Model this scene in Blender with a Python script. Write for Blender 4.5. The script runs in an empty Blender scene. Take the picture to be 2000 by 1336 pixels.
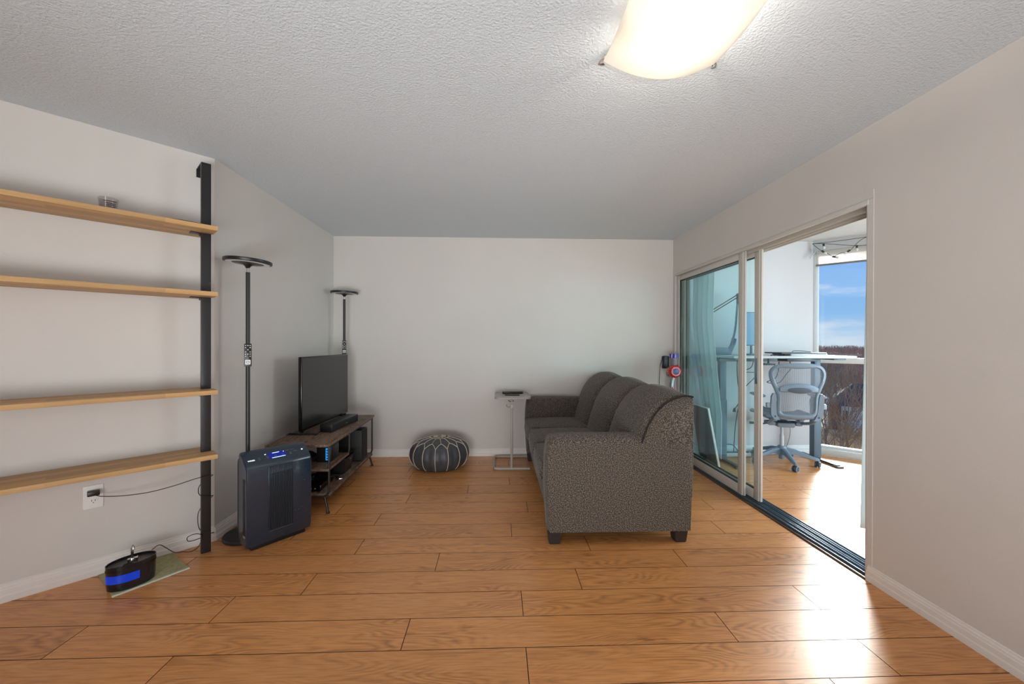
import bpy, bmesh, math, random
from mathutils import Vector, Matrix, Euler
R = math.radians
random.seed(7)
SC = bpy.context.scene
COL = SC.collection
H = 2.44

# ------------------------------------------------------------------ camera
cam_data = bpy.data.cameras.new('camera')
cam = bpy.data.objects.new('camera', cam_data); COL.objects.link(cam)
cam_data.sensor_width = 36.0
cam_data.lens = 785.0 / 2000 * 36
cam_data.shift_y = 2.8 / 2000
cam_data.clip_start = 0.05; cam_data.clip_end = 4000
cr = Vector((0.99935, -0.035985, 0.0025)); cu = Vector((-0.0023976, 0.0028882, 0.999993)); cf = Vector((0.035992, 0.999348, -0.0028))
cam.matrix_world = Matrix(((cr.x, cu.x, -cf.x, 0), (cr.y, cu.y, -cf.y, 0), (cr.z, cu.z, -cf.z, 1.272), (0, 0, 0, 1)))
SC.camera = cam

# ------------------------------------------------------------------ view, world, lights
vs = SC.view_settings
vs.view_transform = 'Standard'; vs.look = 'None'; vs.gamma = 1.0; vs.use_curve_mapping = False
vs.exposure = 0.0
SC.cycles.max_bounces = 8; SC.cycles.diffuse_bounces = 5; SC.cycles.transparent_max_bounces = 24
SC.cycles.sample_clamp_indirect = 6.0

w = bpy.data.worlds.new('sky'); SC.world = w; w.use_nodes = True
nt = w.node_tree; nt.nodes.clear()
N = nt.nodes.new; L = nt.links.new
out = N('ShaderNodeOutputWorld'); bg = N('ShaderNodeBackground'); bg.inputs['Strength'].default_value = 1.0
tc = N('ShaderNodeTexCoord'); sp = N('ShaderNodeSeparateXYZ'); L(tc.outputs['Generated'], sp.inputs[0])
rp = N('ShaderNodeValToRGB'); L(sp.outputs['Z'], rp.inputs[0])
e = rp.color_ramp.elements
e[0].position = 0.0; e[0].color = (0.62, 0.77, 0.95, 1)
e[1].position = 0.6; e[1].color = (0.10, 0.26, 0.75, 1)
x = e.new(0.06); x.color = (0.30, 0.56, 0.95, 1)
x = e.new(0.2); x.color = (0.24, 0.48, 0.97, 1)
mp = N('ShaderNodeMapping'); mp.inputs['Scale'].default_value = (2.2, 2.2, 9.0); mp.inputs['Location'].default_value = (0.35, 0.2, 0.55)
L(tc.outputs['Generated'], mp.inputs[0])
nz = N('ShaderNodeTexNoise'); nz.inputs['Scale'].default_value = 2.6; nz.inputs['Detail'].default_value = 6; nz.inputs['Roughness'].default_value = 0.5
L(mp.outputs[0], nz.inputs['Vector'])
cr2 = N('ShaderNodeValToRGB'); L(nz.outputs[0], cr2.inputs[0])
cr2.color_ramp.elements[0].position = 0.56; cr2.color_ramp.elements[1].position = 0.72
mx = N('ShaderNodeMixRGB'); L(cr2.outputs[0], mx.inputs[0]); L(rp.outputs[0], mx.inputs[1]); mx.inputs[2].default_value = (0.80, 0.86, 0.97, 1)
L(mx.outputs[0], bg.inputs[0]); L(bg.outputs[0], out.inputs[0])

def light(name, kind, loc, energy, color=(1, 1, 1), size=1, size_y=None, aim=None, angle=None):
    d = bpy.data.lights.new(name, kind); d.energy = energy; d.color = color
    if kind == 'AREA':
        d.shape = 'RECTANGLE'; d.size = size; d.size_y = size_y or size
    if kind == 'POINT': d.shadow_soft_size = size
    if angle is not None: d.angle = angle
    o = bpy.data.objects.new(name, d); COL.objects.link(o); o.location = loc
    if aim is not None:
        o.rotation_euler = (Vector(aim) - Vector(loc)).to_track_quat('-Z', 'Y').to_euler()
    return o
az, el = R(40), R(21)
sdir = Vector((math.sin(az) * math.cos(el), math.cos(az) * math.cos(el), math.sin(el)))
light('sun', 'SUN', (60, 70, 50), 8.0, (1.0, 0.98, 0.95), aim=Vector((60, 70, 50)) - sdir, angle=R(17))
light('sunroom_window_daylight', 'AREA', (5.25, 2.0, 1.45), 220, (0.85, 0.94, 1.0), 3.0, 2.2, aim=(2.0, 2.0, 0.9))
light('rear_fill', 'AREA', (-0.8, -2.2, 1.3), 54, (0.97, 0.985, 1.0), 1.8, 1.9, aim=(1.4, 1.6, 1.3))  # added fill lamp behind the camera; the rear wall has no window
fb = light('ceiling_fill', 'AREA', (0.0, -1.3, 0.35), 58, (0.89, 0.955, 1.0), 2.6, 1.0, aim=(0.0, 2.6, 2.44)); fb.data.spread = R(105)  # added upward fill, unseen behind the camera, to brighten the ceiling

# ------------------------------------------------------------------ materials
def s2l(c):
    return tuple(((v / 255) / 12.92 if v / 255 <= 0.04045 else ((v / 255 + 0.055) / 1.055) ** 2.4) for v in c)
MATS = {}
def mat(name, rgb, rough=0.5, metal=0.0, spec=0.5, noise=0.0, nscale=20, bump=0.0, bscale=200, emit=None, es=1.0, coat=0.0, stretch=None, sheen=0):
    m = bpy.data.materials.new(name); m.use_nodes = True; MATS[name] = m
    nt = m.node_tree; b = nt.nodes['Principled BSDF']
    c = s2l(rgb)
    b.inputs['Base Color'].default_value = (*c, 1); b.inputs['Roughness'].default_value = rough
    b.inputs['Metallic'].default_value = metal; b.inputs['Specular IOR Level'].default_value = spec
    b.inputs['Coat Weight'].default_value = coat
    if sheen: b.inputs['Sheen Weight'].default_value = sheen
    tc = nt.nodes.new('ShaderNodeTexCoord'); src = tc.outputs['Object']
    if stretch:
        mp = nt.nodes.new('ShaderNodeMapping'); mp.inputs['Scale'].default_value = stretch; nt.links.new(src, mp.inputs[0]); src = mp.outputs[0]
    if noise or True:
        n = nt.nodes.new('ShaderNodeTexNoise'); n.inputs['Scale'].default_value = nscale; n.inputs['Detail'].default_value = 4
        nt.links.new(src, n.inputs['Vector'])
        rp = nt.nodes.new('ShaderNodeValToRGB'); nt.links.new(n.outputs[0], rp.inputs[0])
        k = max(noise, 0.015)
        rp.color_ramp.elements[0].position = 0.3; rp.color_ramp.elements[1].position = 0.7
        rp.color_ramp.elements[0].color = (*[v * (1 - k) for v in c], 1); rp.color_ramp.elements[1].color = (*[min(1, v * (1 + k)) for v in c], 1)
        nt.links.new(rp.outputs[0], b.inputs['Base Color'])
    if bump:
        n2 = nt.nodes.new('ShaderNodeTexNoise'); n2.inputs['Scale'].default_value = bscale; n2.inputs['Detail'].default_value = 3
        nt.links.new(tc.outputs['Object'], n2.inputs['Vector'])
        bp = nt.nodes.new('ShaderNodeBump'); bp.inputs['Strength'].default_value = bump; bp.inputs['Distance'].default_value = 0.004
        nt.links.new(n2.outputs[0], bp.inputs['Height']); nt.links.new(bp.outputs[0], b.inputs['Normal'])
    if emit:
        b.inputs['Emission Color'].default_value = (*s2l(emit), 1); b.inputs['Emission Strength'].default_value = es
    return m

wall_m = mat('wall_paint', (208, 202, 196), 0.6, noise=0.01, nscale=3, bump=0.12, bscale=350, spec=0.3)
sun_wall_m = mat('sunroom_wall_cooled', (200, 207, 213), 0.6, noise=0.01, nscale=3, bump=0.1, bscale=350, spec=0.3)  # cool daylight cast put into this copy's colour, against orange floor bounce
trim_m = mat('trim_paint', (226, 220, 214), 0.35, bump=0.02)
sun_trim_m = mat('sunroom_trim_cooled', (222, 236, 242), 0.35, bump=0.02)  # trim copy coloured whiter and cooler, to cancel warm floor bounce and shade
alum = mat('white_aluminium', (196, 192, 184), 0.35, bump=0.01)
alum2 = mat('mill_aluminium', (120, 138, 150), 0.3, metal=0.75)
bronze = mat('bronze_threshold', (92, 72, 58), 0.28, metal=0.6)
blk = mat('black_plastic', (22, 22, 24), 0.38)
blk2 = mat('black_satin_metal', (34, 33, 33), 0.42, bump=0.03, bscale=500)
blkg = mat('black_gloss', (8, 8, 9), 0.12)
gry = mat('grey_plastic', (120, 124, 126), 0.4)
chrome = mat('chrome', (215, 215, 218), 0.14, metal=1.0)
whitep = mat('white_plastic', (232, 230, 226), 0.35)
whited = mat('lamp_white_diffuser', (225, 225, 222), 0.5)
bulbm = mat('clear_bulb', (215, 222, 224), 0.1)
darkleg = mat('espresso_wood', (38, 31, 29), 0.45, noise=0.15, nscale=40)

def nodes(m): return m.node_tree.nodes, m.node_tree.links
# popcorn ceiling
ceil_m = mat('popcorn_ceiling', (208, 214, 218), 0.9, noise=0.02, nscale=60, spec=0.1)
ns, lk = nodes(ceil_m)
tcn = ns.new('ShaderNodeTexCoord'); n1 = ns.new('ShaderNodeTexNoise'); n1.inputs['Scale'].default_value = 95; n1.inputs['Detail'].default_value = 5; n1.inputs['Roughness'].default_value = 0.62
lk.new(tcn.outputs['Object'], n1.inputs['Vector'])
bp = ns.new('ShaderNodeBump'); bp.inputs['Strength'].default_value = 1.0; bp.inputs['Distance'].default_value = 0.007
lk.new(n1.outputs[0], bp.inputs['Height']); lk.new(bp.outputs[0], ns['Principled BSDF'].inputs['Normal'])

def wood(name, cols, xs=1.2, ys=14.0, rough=0.35, island=0.0, grain=0.5, spec=0.5, rings=1.0, bump=0.05, tone=None, axis='X', lam=None):
    """procedural timber; grain runs along the object's X axis (or Y)."""
    m = bpy.data.materials.new(name); m.use_nodes = True; MATS[name] = m
    ns, lk = nodes(m); b = ns['Principled BSDF']
    b.inputs['Roughness'].default_value = rough; b.inputs['Specular IOR Level'].default_value = spec
    tc = ns.new('ShaderNodeTexCoord'); geo = ns.new('ShaderNodeNewGeometry')
    off = ns.new('ShaderNodeVectorMath'); off.operation = 'SCALE'; off.inputs[0].default_value = (37.0, 11.3, 5.1)
    lk.new(geo.outputs['Random Per Island'], off.inputs['Scale'])
    add = ns.new('ShaderNodeVectorMath'); add.operation = 'ADD'; lk.new(tc.outputs['Object'], add.inputs[0]); lk.new(off.outputs[0], add.inputs[1])
    mp = ns.new('ShaderNodeMapping')
    mp.inputs['Scale'].default_value = (xs, ys, ys) if axis == 'X' else (ys, xs, ys)
    lk.new(add.outputs[0], mp.inputs[0])
    # broad cathedral figure
    n1 = ns.new('ShaderNodeTexNoise'); n1.inputs['Scale'].default_value = 0.62; n1.inputs['Detail'].default_value = 2.0; n1.inputs['Roughness'].default_value = 0.4
    lk.new(mp.outputs[0], n1.inputs['Vector'])
    mul = ns.new('ShaderNodeMath'); mul.operation = 'MULTIPLY'; mul.inputs[1].default_value = 26.0 * rings; lk.new(n1.outputs[0], mul.inputs[0])
    fr = ns.new('ShaderNodeMath'); fr.operation = 'PINGPONG'; fr.inputs[1].default_value = 1.0; lk.new(mul.outputs[0], fr.inputs[0])
    # fine pores
    mp2 = ns.new('ShaderNodeMapping'); mp2.inputs['Scale'].default_value = (xs * 5, ys * 14, ys * 14) if axis == 'X' else (ys * 14, xs * 5, ys * 14)
    lk.new(add.outputs[0], mp2.inputs[0])
    n2 = ns.new('ShaderNodeTexNoise'); n2.inputs['Scale'].default_value = 1.0; n2.inputs['Detail'].default_value = 4.0; lk.new(mp2.outputs[0], n2.inputs['Vector'])
    # knots / dark streaks
    mp3 = ns.new('ShaderNodeMapping'); mp3.inputs['Scale'].default_value = (xs * 2.4, ys * .9, ys) if axis == 'X' else (ys * .9, xs * 2.4, ys)
    lk.new(add.outputs[0], mp3.inputs[0])
    n3 = ns.new('ShaderNodeTexNoise'); n3.inputs['Scale'].default_value = 1.3; n3.inputs['Detail'].default_value = 3.0; lk.new(mp3.outputs[0], n3.inputs['Vector'])
    st = ns.new('ShaderNodeMapRange'); st.inputs[1].default_value = 0.66; st.inputs[2].default_value = 0.80; lk.new(n3.outputs[0], st.inputs[0])
    mp4 = ns.new('ShaderNodeMapping'); mp4.inputs['Scale'].default_value = (xs * .9, ys * .8, ys) if axis == 'X' else (ys * .8, xs * .9, ys)
    lk.new(add.outputs[0], mp4.inputs[0])
    n4 = ns.new('ShaderNodeTexNoise'); n4.inputs['Scale'].default_value = 1.0; n4.inputs['Detail'].default_value = 1.0; lk.new(mp4.outputs[0], n4.inputs['Vector'])
    mk = ns.new('ShaderNodeMapRange'); mk.inputs[1].default_value = 0.44; mk.inputs[2].default_value = 0.62; mk.inputs[3].default_value = 0.22; lk.new(n4.outputs[0], mk.inputs[0])
    inv = ns.new('ShaderNodeMath'); inv.operation = 'SUBTRACT'; inv.inputs[0].default_value = 1.0; lk.new(fr.outputs[0], inv.inputs[1])
    pw_ = ns.new('ShaderNodeMath'); pw_.operation = 'POWER'; pw_.inputs[1].default_value = 1.3; lk.new(inv.outputs[0], pw_.inputs[0])
    pm = ns.new('ShaderNodeMath'); pm.operation = 'MULTIPLY'; lk.new(pw_.outputs[0], pm.inputs[0]); lk.new(mk.outputs[0], pm.inputs[1])
    a1 = ns.new('ShaderNodeMath'); a1.operation = 'MULTIPLY_ADD'; a1.inputs[1].default_value = -0.38 * grain; a1.inputs[2].default_value = 0.13 * grain; lk.new(pm.outputs[0], a1.inputs[0])
    a2 = ns.new('ShaderNodeMath'); a2.operation = 'MULTIPLY_ADD'; a2.inputs[1].default_value = 1.0 * grain; lk.new(n2.outputs[0], a2.inputs[0]); lk.new(a1.outputs[0], a2.inputs[2])
    a3 = ns.new('ShaderNodeMath'); a3.operation = 'MULTIPLY_ADD'; a3.inputs[1].default_value = -0.55 * grain; lk.new(st.outputs[0], a3.inputs[0]); lk.new(a2.outputs[0], a3.inputs[2])
    a4 = ns.new('ShaderNodeMath'); a4.operation = 'ADD'; a4.inputs[1].default_value = 0.5 - 0.60 * grain; lk.new(a3.outputs[0], a4.inputs[0])
    rp = ns.new('ShaderNodeValToRGB'); lk.new(a4.outputs[0], rp.inputs[0])
    el = rp.color_ramp.elements
    el[0].position = 0.12; el[0].color = (*s2l(cols[0]), 1); el[1].position = 0.88; el[1].color = (*s2l(cols[2]), 1)
    q = el.new(0.5); q.color = (*s2l(cols[1]), 1)
    col = rp.outputs[0]
    if island:
        hs = ns.new('ShaderNodeHueSaturation'); mr = ns.new('ShaderNodeMapRange'); mr.inputs[3].default_value = 1 - island; mr.inputs[4].default_value = 1 + island
        lk.new(geo.outputs['Random Per Island'], mr.inputs[0]); lk.new(mr.outputs[0], hs.inputs['Value']); lk.new(col, hs.inputs['Color']); col = hs.outputs[0]
    if lam:   # finger-jointed staves, each its own tone
        br = ns.new('ShaderNodeTexBrick'); br.inputs['Color1'].default_value = (0.72, 0.72, 0.72, 1); br.inputs['Color2'].default_value = (1.12, 1.08, 1.02, 1)
        br.inputs['Mortar Size'].default_value = 0.0; br.inputs['Scale'].default_value = 1.0
        br.inputs['Brick Width'].default_value = lam[0]; br.inputs['Row Height'].default_value = lam[1]; br.offset = 0.37
        lk.new(tc.outputs['Object'], br.inputs['Vector'])
        mm = ns.new('ShaderNodeMixRGB'); mm.blend_type = 'MULTIPLY'; mm.inputs[0].default_value = 0.8; lk.new(col, mm.inputs[1]); lk.new(br.outputs[0], mm.inputs[2]); col = mm.outputs[0]
    lk.new(col, b.inputs['Base Color'])
    bpn = ns.new('ShaderNodeBump'); bpn.inputs['Strength'].default_value = bump; bpn.inputs['Distance'].default_value = 0.001; lk.new(n2.outputs[0], bpn.inputs['Height']); lk.new(bpn.outputs[0], b.inputs['Normal'])
    return m
floor_m = wood('oak_laminate', ((147, 93, 51), (214, 148, 88), (234, 175, 119)), 1.7, 8.5, 0.30, island=0.045, grain=0.62, rings=2.6, bump=0.10)
shelf_m = wood('light_shelf_wood', ((168, 128, 84), (200, 160, 112), (220, 184, 138)), 1.5, 26.0, 0.5, grain=0.45, spec=0.3, lam=(0.43, 0.045))
stand_m = wood('grey_oak_board', ((66, 50, 40), (118, 95, 78), (158, 134, 112)), 14, 2.0, 0.55, grain=0.85, spec=0.3)

def glass(name, tint, refl=0.9, rough=0.0, base=0.04):
    m = bpy.data.materials.new(name); m.use_nodes = True; MATS[name] = m
    ns, lk = nodes(m); ns.clear()
    o = ns.new('ShaderNodeOutputMaterial'); t = ns.new('ShaderNodeBsdfTransparent'); t.inputs[0].default_value = (*tint, 1)
    g = ns.new('ShaderNodeBsdfGlossy'); g.inputs['Roughness'].default_value = rough; g.inputs[0].default_value = (refl, refl, refl, 1)
    lw = ns.new('ShaderNodeLayerWeight'); lw.inputs[0].default_value = 0.5
    pw = ns.new('ShaderNodeMath'); pw.operation = 'POWER'; pw.inputs[1].default_value = 4.5; lk.new(lw.outputs['Facing'], pw.inputs[0])
    fr = ns.new('ShaderNodeMath'); fr.operation = 'MULTIPLY_ADD'; fr.inputs[1].default_value = 0.9; fr.inputs[2].default_value = base; lk.new(pw.outputs[0], fr.inputs[0])
    mx = ns.new('ShaderNodeMixShader'); lk.new(fr.outputs[0], mx.inputs[0]); lk.new(t.outputs[0], mx.inputs[1]); lk.new(g.outputs[0], mx.inputs[2]); lk.new(mx.outputs[0], o.inputs[0])
    return m
door_glass = glass('tinted_door_glass', (0.885, 0.975, 0.985), 0.9, base=0.03)
win_glass = glass('window_glass', (0.97, 0.99, 0.98), 0.6)
cup_glass = glass('cup_glass', (0.86, 0.85, 0.86), 1.0)

# ------------------------------------------------------------------ helpers
def tag(o, label=None, cat=None, group=None, kind=None):
    if label: o['label'] = label
    if cat: o['category'] = cat
    if group: o['group'] = group
    if kind: o['kind'] = kind
    return o
def thing(name, label, cat, loc=(0, 0, 0), rz=0.0, group=None, kind=None):
    o = bpy.data.objects.new(name, None); COL.objects.link(o); o.empty_display_size = 0.05
    o.location = loc; o.rotation_euler = (0, 0, rz)
    return tag(o, label, cat, group, kind)
def finish(bm, ang=0.6):
    bm.normal_update()
    for f in bm.faces: f.smooth = True
    for e in bm.edges:
        if len(e.link_faces) == 2:
            try:
                if e.calc_face_angle() > ang: e.smooth = False
            except ValueError: pass
def obj(name, bm, m, parent=None, loc=(0, 0, 0), rot=(0, 0, 0), ang=0.6, recalc=True):
    if recalc: bmesh.ops.recalc_face_normals(bm, faces=bm.faces)
    finish(bm, ang)
    me = bpy.data.meshes.new(name); bm.to_mesh(me); bm.free()
    for x in (m if isinstance(m, (list, tuple)) else [m]): me.materials.append(x)
    o = bpy.data.objects.new(name, me); COL.objects.link(o); o.location = loc; o.rotation_euler = rot
    if parent: o.parent = parent
    return o
def nb(): return bmesh.new()
def setmi(fs, mi):
    for f in fs: f.material_index = mi
def bx(bm, c, s, bev=0.0, seg=2, M=None, mi=0):
    t = bmesh.new(); bmesh.ops.create_cube(t, size=1.0)
    bmesh.ops.scale(t, vec=s, verts=t.verts)
    if bev: bmesh.ops.bevel(t, geom=list(t.edges), offset=min(bev, min(s) * 0.49), segments=seg, profile=0.5, affect='EDGES')
    return merge(bm, t, c, M, mi)
def merge(bm, t, c=(0, 0, 0), M=None, mi=0):
    T = Matrix.Translation(c) @ (M.to_4x4() if M is not None else Matrix.Identity(4))
    vm = {}
    for v in t.verts: vm[v] = bm.verts.new(T @ v.co)
    for f in t.faces:
        try:
            g = bm.faces.new([vm[v] for v in f.verts]); g.material_index = mi or f.material_index
        except ValueError: pass
    t.free(); return bm
def b2(bm, lo, hi, bev=0.0, mi=0):
    return bx(bm, [(a + b) / 2 for a, b in zip(lo, hi)], [abs(b - a) for a, b in zip(lo, hi)], bev, mi=mi)
def cyl(bm, p0, p1, r0, r1=None, n=20, caps=True, mi=0):
    r1 = r0 if r1 is None else r1
    p0, p1 = Vector(p0), Vector(p1); d = (p1 - p0).normalized(); q = d.to_track_quat('Z', 'Y')
    a = []; b = []
    for i in range(n):
        t = 2 * math.pi * i / n; v = q @ Vector((math.cos(t), math.sin(t), 0))
        a.append(bm.verts.new(p0 + v * r0)); b.append(bm.verts.new(p1 + v * r1))
    for i in range(n):
        bm.faces.new([a[i], a[(i + 1) % n], b[(i + 1) % n], b[i]]).material_index = mi
    if caps:
        bm.faces.new(a[::-1]).material_index = mi; bm.faces.new(b).material_index = mi
    return bm
def spline(pts, k=8, closed=False):
    P = [Vector(p) for p in pts]; n = len(P); o = []
    rng = n if closed else n - 1
    for i in range(rng):
        p0 = P[(i - 1) % n] if closed or i > 0 else P[0] * 2 - P[1]
        p1 = P[i]; p2 = P[(i + 1) % n]
        p3 = P[(i + 2) % n] if closed or i + 2 < n else P[-1] * 2 - P[-2]
        for j in range(k):
            t = j / k
            o.append(0.5 * ((2 * p1) + (p2 - p0) * t + (2 * p0 - 5 * p1 + 4 * p2 - p3) * t * t + (3 * p1 - p0 - 3 * p2 + p3) * t ** 3))
    if not closed: o.append(P[-1])
    return o
def tube(bm, pts, r, n=8, closed=False, sm=0, caps=True, flat=None, mi=0):
    """sweep a circle (or an ellipse: flat=(ra, rb, up)) along pts"""
    P = spline(pts, sm, closed) if sm else [Vector(p) for p in pts]
    m = len(P); rings = []; up = None
    for i in range(m):
        a = P[i - 1] if (i > 0 or closed) else P[0]; b = P[(i + 1) % m] if (i < m - 1 or closed) else P[-1]
        d = (b - a).normalized()
        if flat:
            u = Vector(flat[2]); s = d.cross(u).normalized(); u2 = s.cross(d).normalized(); ra, rb = flat[0], flat[1]
        else:
            if up is None: up = Vector((0, 0, 1)) if abs(d.z) < 0.9 else Vector((1, 0, 0))
            s = d.cross(up).normalized(); u2 = s.cross(d).normalized(); up = u2; ra = rb = (r[i] if isinstance(r, list) else r)
        rings.append([bm.verts.new(P[i] + s * math.cos(2 * math.pi * j / n) * ra + u2 * math.sin(2 * math.pi * j / n) * rb) for j in range(n)])
    for i in range(m if closed else m - 1):
        A = rings[i]; B = rings[(i + 1) % m]
        for j in range(n): bm.faces.new([A[j], A[(j + 1) % n], B[(j + 1) % n], B[j]]).material_index = mi
    if not closed and caps:
        bm.faces.new(rings[0][::-1]).material_index = mi; bm.faces.new(rings[-1]).material_index = mi
    return bm
def lathe(bm, prof, n=48, c=(0, 0, 0), M=None, sx=1, sy=1, mi=0, fn=None):
    t = bmesh.new(); rings = []
    for (r, z) in prof:
        if r < 1e-6: rings.append([t.verts.new((0, 0, z))])
        else:
            ring = []
            for i in range(n):
                th = 2 * math.pi * i / n; rr = r * (fn(th, r, z) if fn else 1)
                ring.append(t.verts.new((rr * math.cos(th) * sx, rr * math.sin(th) * sy, z)))
            rings.append(ring)
    for a, b in zip(rings, rings[1:]):
        for i in range(n):
            j = (i + 1) % n
            vs = ([a[0]] if len(a) == 1 else [a[i], a[j]]) + ([b[0]] if len(b) == 1 else [b[j], b[i]])
            if len(vs) > 2:
                t.faces.new(vs)
    return merge(bm, t, c, M, mi)
def prism(bm, poly, z0, z1, bev=0.0, M=None, c=(0, 0, 0), mi=0, seg=2):
    t = bmesh.new(); vs = [t.verts.new((x, y, z0)) for x, y in poly]; f = t.faces.new(vs)
    r = bmesh.ops.extrude_face_region(t, geom=[f]); top = [g for g in r['geom'] if isinstance(g, bmesh.types.BMVert)]
    bmesh.ops.translate(t, vec=(0, 0, z1 - z0), verts=top); bmesh.ops.recalc_face_normals(t, faces=t.faces)
    if bev: bmesh.ops.bevel(t, geom=[e for e in t.edges if len(e.link_faces) == 2 and e.calc_face_angle(0) > 0.5], offset=bev, segments=seg, profile=0.5, affect='EDGES')
    return merge(bm, t, c, M, mi)
def rrect(w, h, r, n=6, cx=0, cy=0):
    o = []
    for k, (sx, sy) in enumerate(((1, 1), (-1, 1), (-1, -1), (1, -1))):
        for i in range(n + 1):
            a = math.pi / 2 * (k + i / n); o.append((cx + sx * (w / 2 - r) + r * math.cos(a), cy + sy * (h / 2 - r) + r * math.sin(a)))
    return o
def text(name, s, size, m, parent, loc, rot, ext=0.0006, align='CENTER', bold=False):
    cu = bpy.data.curves.new(name, 'FONT'); cu.body = s; cu.size = size; cu.extrude = ext; cu.align_x = align
    if bold: cu.offset = size * 0.02
    t = bpy.data.objects.new(name, cu); COL.objects.link(t); bpy.context.view_layer.update()
    me = bpy.data.meshes.new_from_object(t.evaluated_get(bpy.context.evaluated_depsgraph_get()))
    bpy.data.objects.remove(t); me.materials.clear(); me.materials.append(m)
    o = bpy.data.objects.new(name, me); COL.objects.link(o); o.parent = parent; o.location = loc; o.rotation_euler = rot
    return o
def copy_tree(o, parent=None):
    c = o.copy(); COL.objects.link(c)
    if parent: c.parent = parent
    for ch in list(o.children): copy_tree(ch, c)
    return c
def struct(name, bm, m, parent=None, ang=0.6):
    o = obj(name, bm, m, parent, ang=ang)
    if not parent: o['kind'] = 'structure'
    return o
I2 = math.sqrt(0.5)
XR, XO = 1.995, 2.15            # faces of the partition wall
YB = 4.506                       # back wall

# ------------------------------------------------------------------ floor
ROW = 0.1909; LEN = 1.425; Y0 = 1.669
joint = {-2: 1.261, -1: 0.121, 0: 1.028, 1: 0.123, 2: 0.439, 3: 1.080, 4: 0.572, 5: 0.097, 6: -0.855, 7: 0.232, 8: -0.721, 9: -0.253, 10: 0.111, 11: -0.821, 12: 0.55, 13: 0.120, 14: 0.9}
jsun = {8: 2.616, 6: 2.388, 4: 3.05, 3: 2.7, 7: 3.3, 5: 2.9}
def planks(x0, x1, y0, y1, js):
    bm = nb(); g = 0.0006; ch = 0.0011
    k0 = math.floor((y0 - Y0) / ROW); k1 = math.ceil((y1 - Y0) / ROW)
    rnd = random.Random(3)
    for k in range(k0, k1):
        ya, yb = max(y0, Y0 + k * ROW), min(y1, Y0 + (k + 1) * ROW)
        if yb - ya < 0.004: continue
        j = js.get(k, rnd.uniform(0, LEN)); j -= math.ceil((j - x0) / LEN) * LEN
        xs = []
        while j < x1: xs.append(j); j += LEN
        xs.append(j)
        for a, b in zip(xs, xs[1:]):
            a, b = max(a, x0), min(b, x1)
            if b - a < 0.01: continue
            lo = [(a + g, ya + g), (b - g, ya + g), (b - g, yb - g), (a + g, yb - g)]
            hi = [(a + g + ch, ya + g + ch), (b - g - ch, ya + g + ch), (b - g - ch, yb - g - ch), (a + g + ch, yb - g - ch)]
            V0 = [bm.verts.new((p[0], p[1], -0.0035)) for p in lo]; V1 = [bm.verts.new((p[0], p[1], 0.0)) for p in hi]
            bm.faces.new(V1)
            for i in range(4): bm.faces.new([V0[i], V0[(i + 1) % 4], V1[(i + 1) % 4], V1[i]]).material_index = 1
    return bm
gapm = mat('plank_joint_dark', (52, 32, 22), 0.8)
fl = struct('floor', planks(-3.4, XR + 0.005, -2.35, YB + 0.02, joint), [floor_m, gapm], ang=0.1)
bm = nb(); b2(bm, (-3.5, -2.5, -0.12), (XR + 0.08, YB + 0.1, -0.003)); obj('underlay', bm, gapm, fl)
fs = struct('floor', planks(XO - 0.005, 5.0, -0.5, YB + 0.02, jsun), [floor_m, gapm], ang=0.1)
bm = nb(); b2(bm, (XR + 0.08, -0.6, -0.12), (5.1, YB + 0.1, -0.003)); obj('underlay', bm, gapm, fs)

# ------------------------------------------------------------------ walls and ceiling
bm = nb(); b2(bm, (-3.6, -2.5, H), (5.2, YB + 0.15, H + 0.12)); struct('ceiling', bm, ceil_m)
bm = nb(); b2(bm, (-2.0, YB, -0.1), (XO, YB + 0.15, H)); struct('wall_back', bm, wall_m)
bm = nb(); b2(bm, (XO, YB, -0.1), (3.70, YB + 0.15, H)); struct('wall_sunroom_back', bm, sun_wall_m)
# left wall with the protruding corner and the diagonal stretch
bm = nb()
D0 = Vector((-1.81, 2.64)); D1 = D0 + Vector((-I2, -I2)) * 1.95
prism(bm, [(D0.x, D0.y), (-1.81, YB), (-1.96, YB), (-1.96, 2.70), ], -0.1, H)
struct('wall_left', bm, wall_m)
bm = nb(); prism(bm, [(D0.x, D0.y), (-1.96, 2.70), (D1.x - 0.15, D1.y + 0.06), (D1.x, D1.y)], -0.1, H); struct('wall_diagonal', bm, wall_m)
bm = nb(); b2(bm, (D1.x - 0.15, -2.45, -0.1), (D1.x, D1.y + 0.06, H)); struct('wall_left_rear', bm, wall_m)
bm = nb(); b2(bm, (D1.x - 0.15, -2.5, -0.1), (XO, -2.35, H)); struct('wall_rear', bm, wall_m)
# partition wall with the opening for the sliding door
YJ = 2.092; YE = 4.455; ZD = 2.045
bm = nb(); b2(bm, (XR, -2.4, -0.1), (XO, YJ, H)); b2(bm, (XR, YJ, ZD), (XO, YE, H)); b2(bm, (XR, YE, -0.1), (XO, YB, H)); struct('wall_right', bm, wall_m)
bm = nb(); b2(bm, (XO, -0.65, -0.1), (5.1, -0.5, H)); struct('wall_sunroom_near', bm, wall_m)
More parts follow.
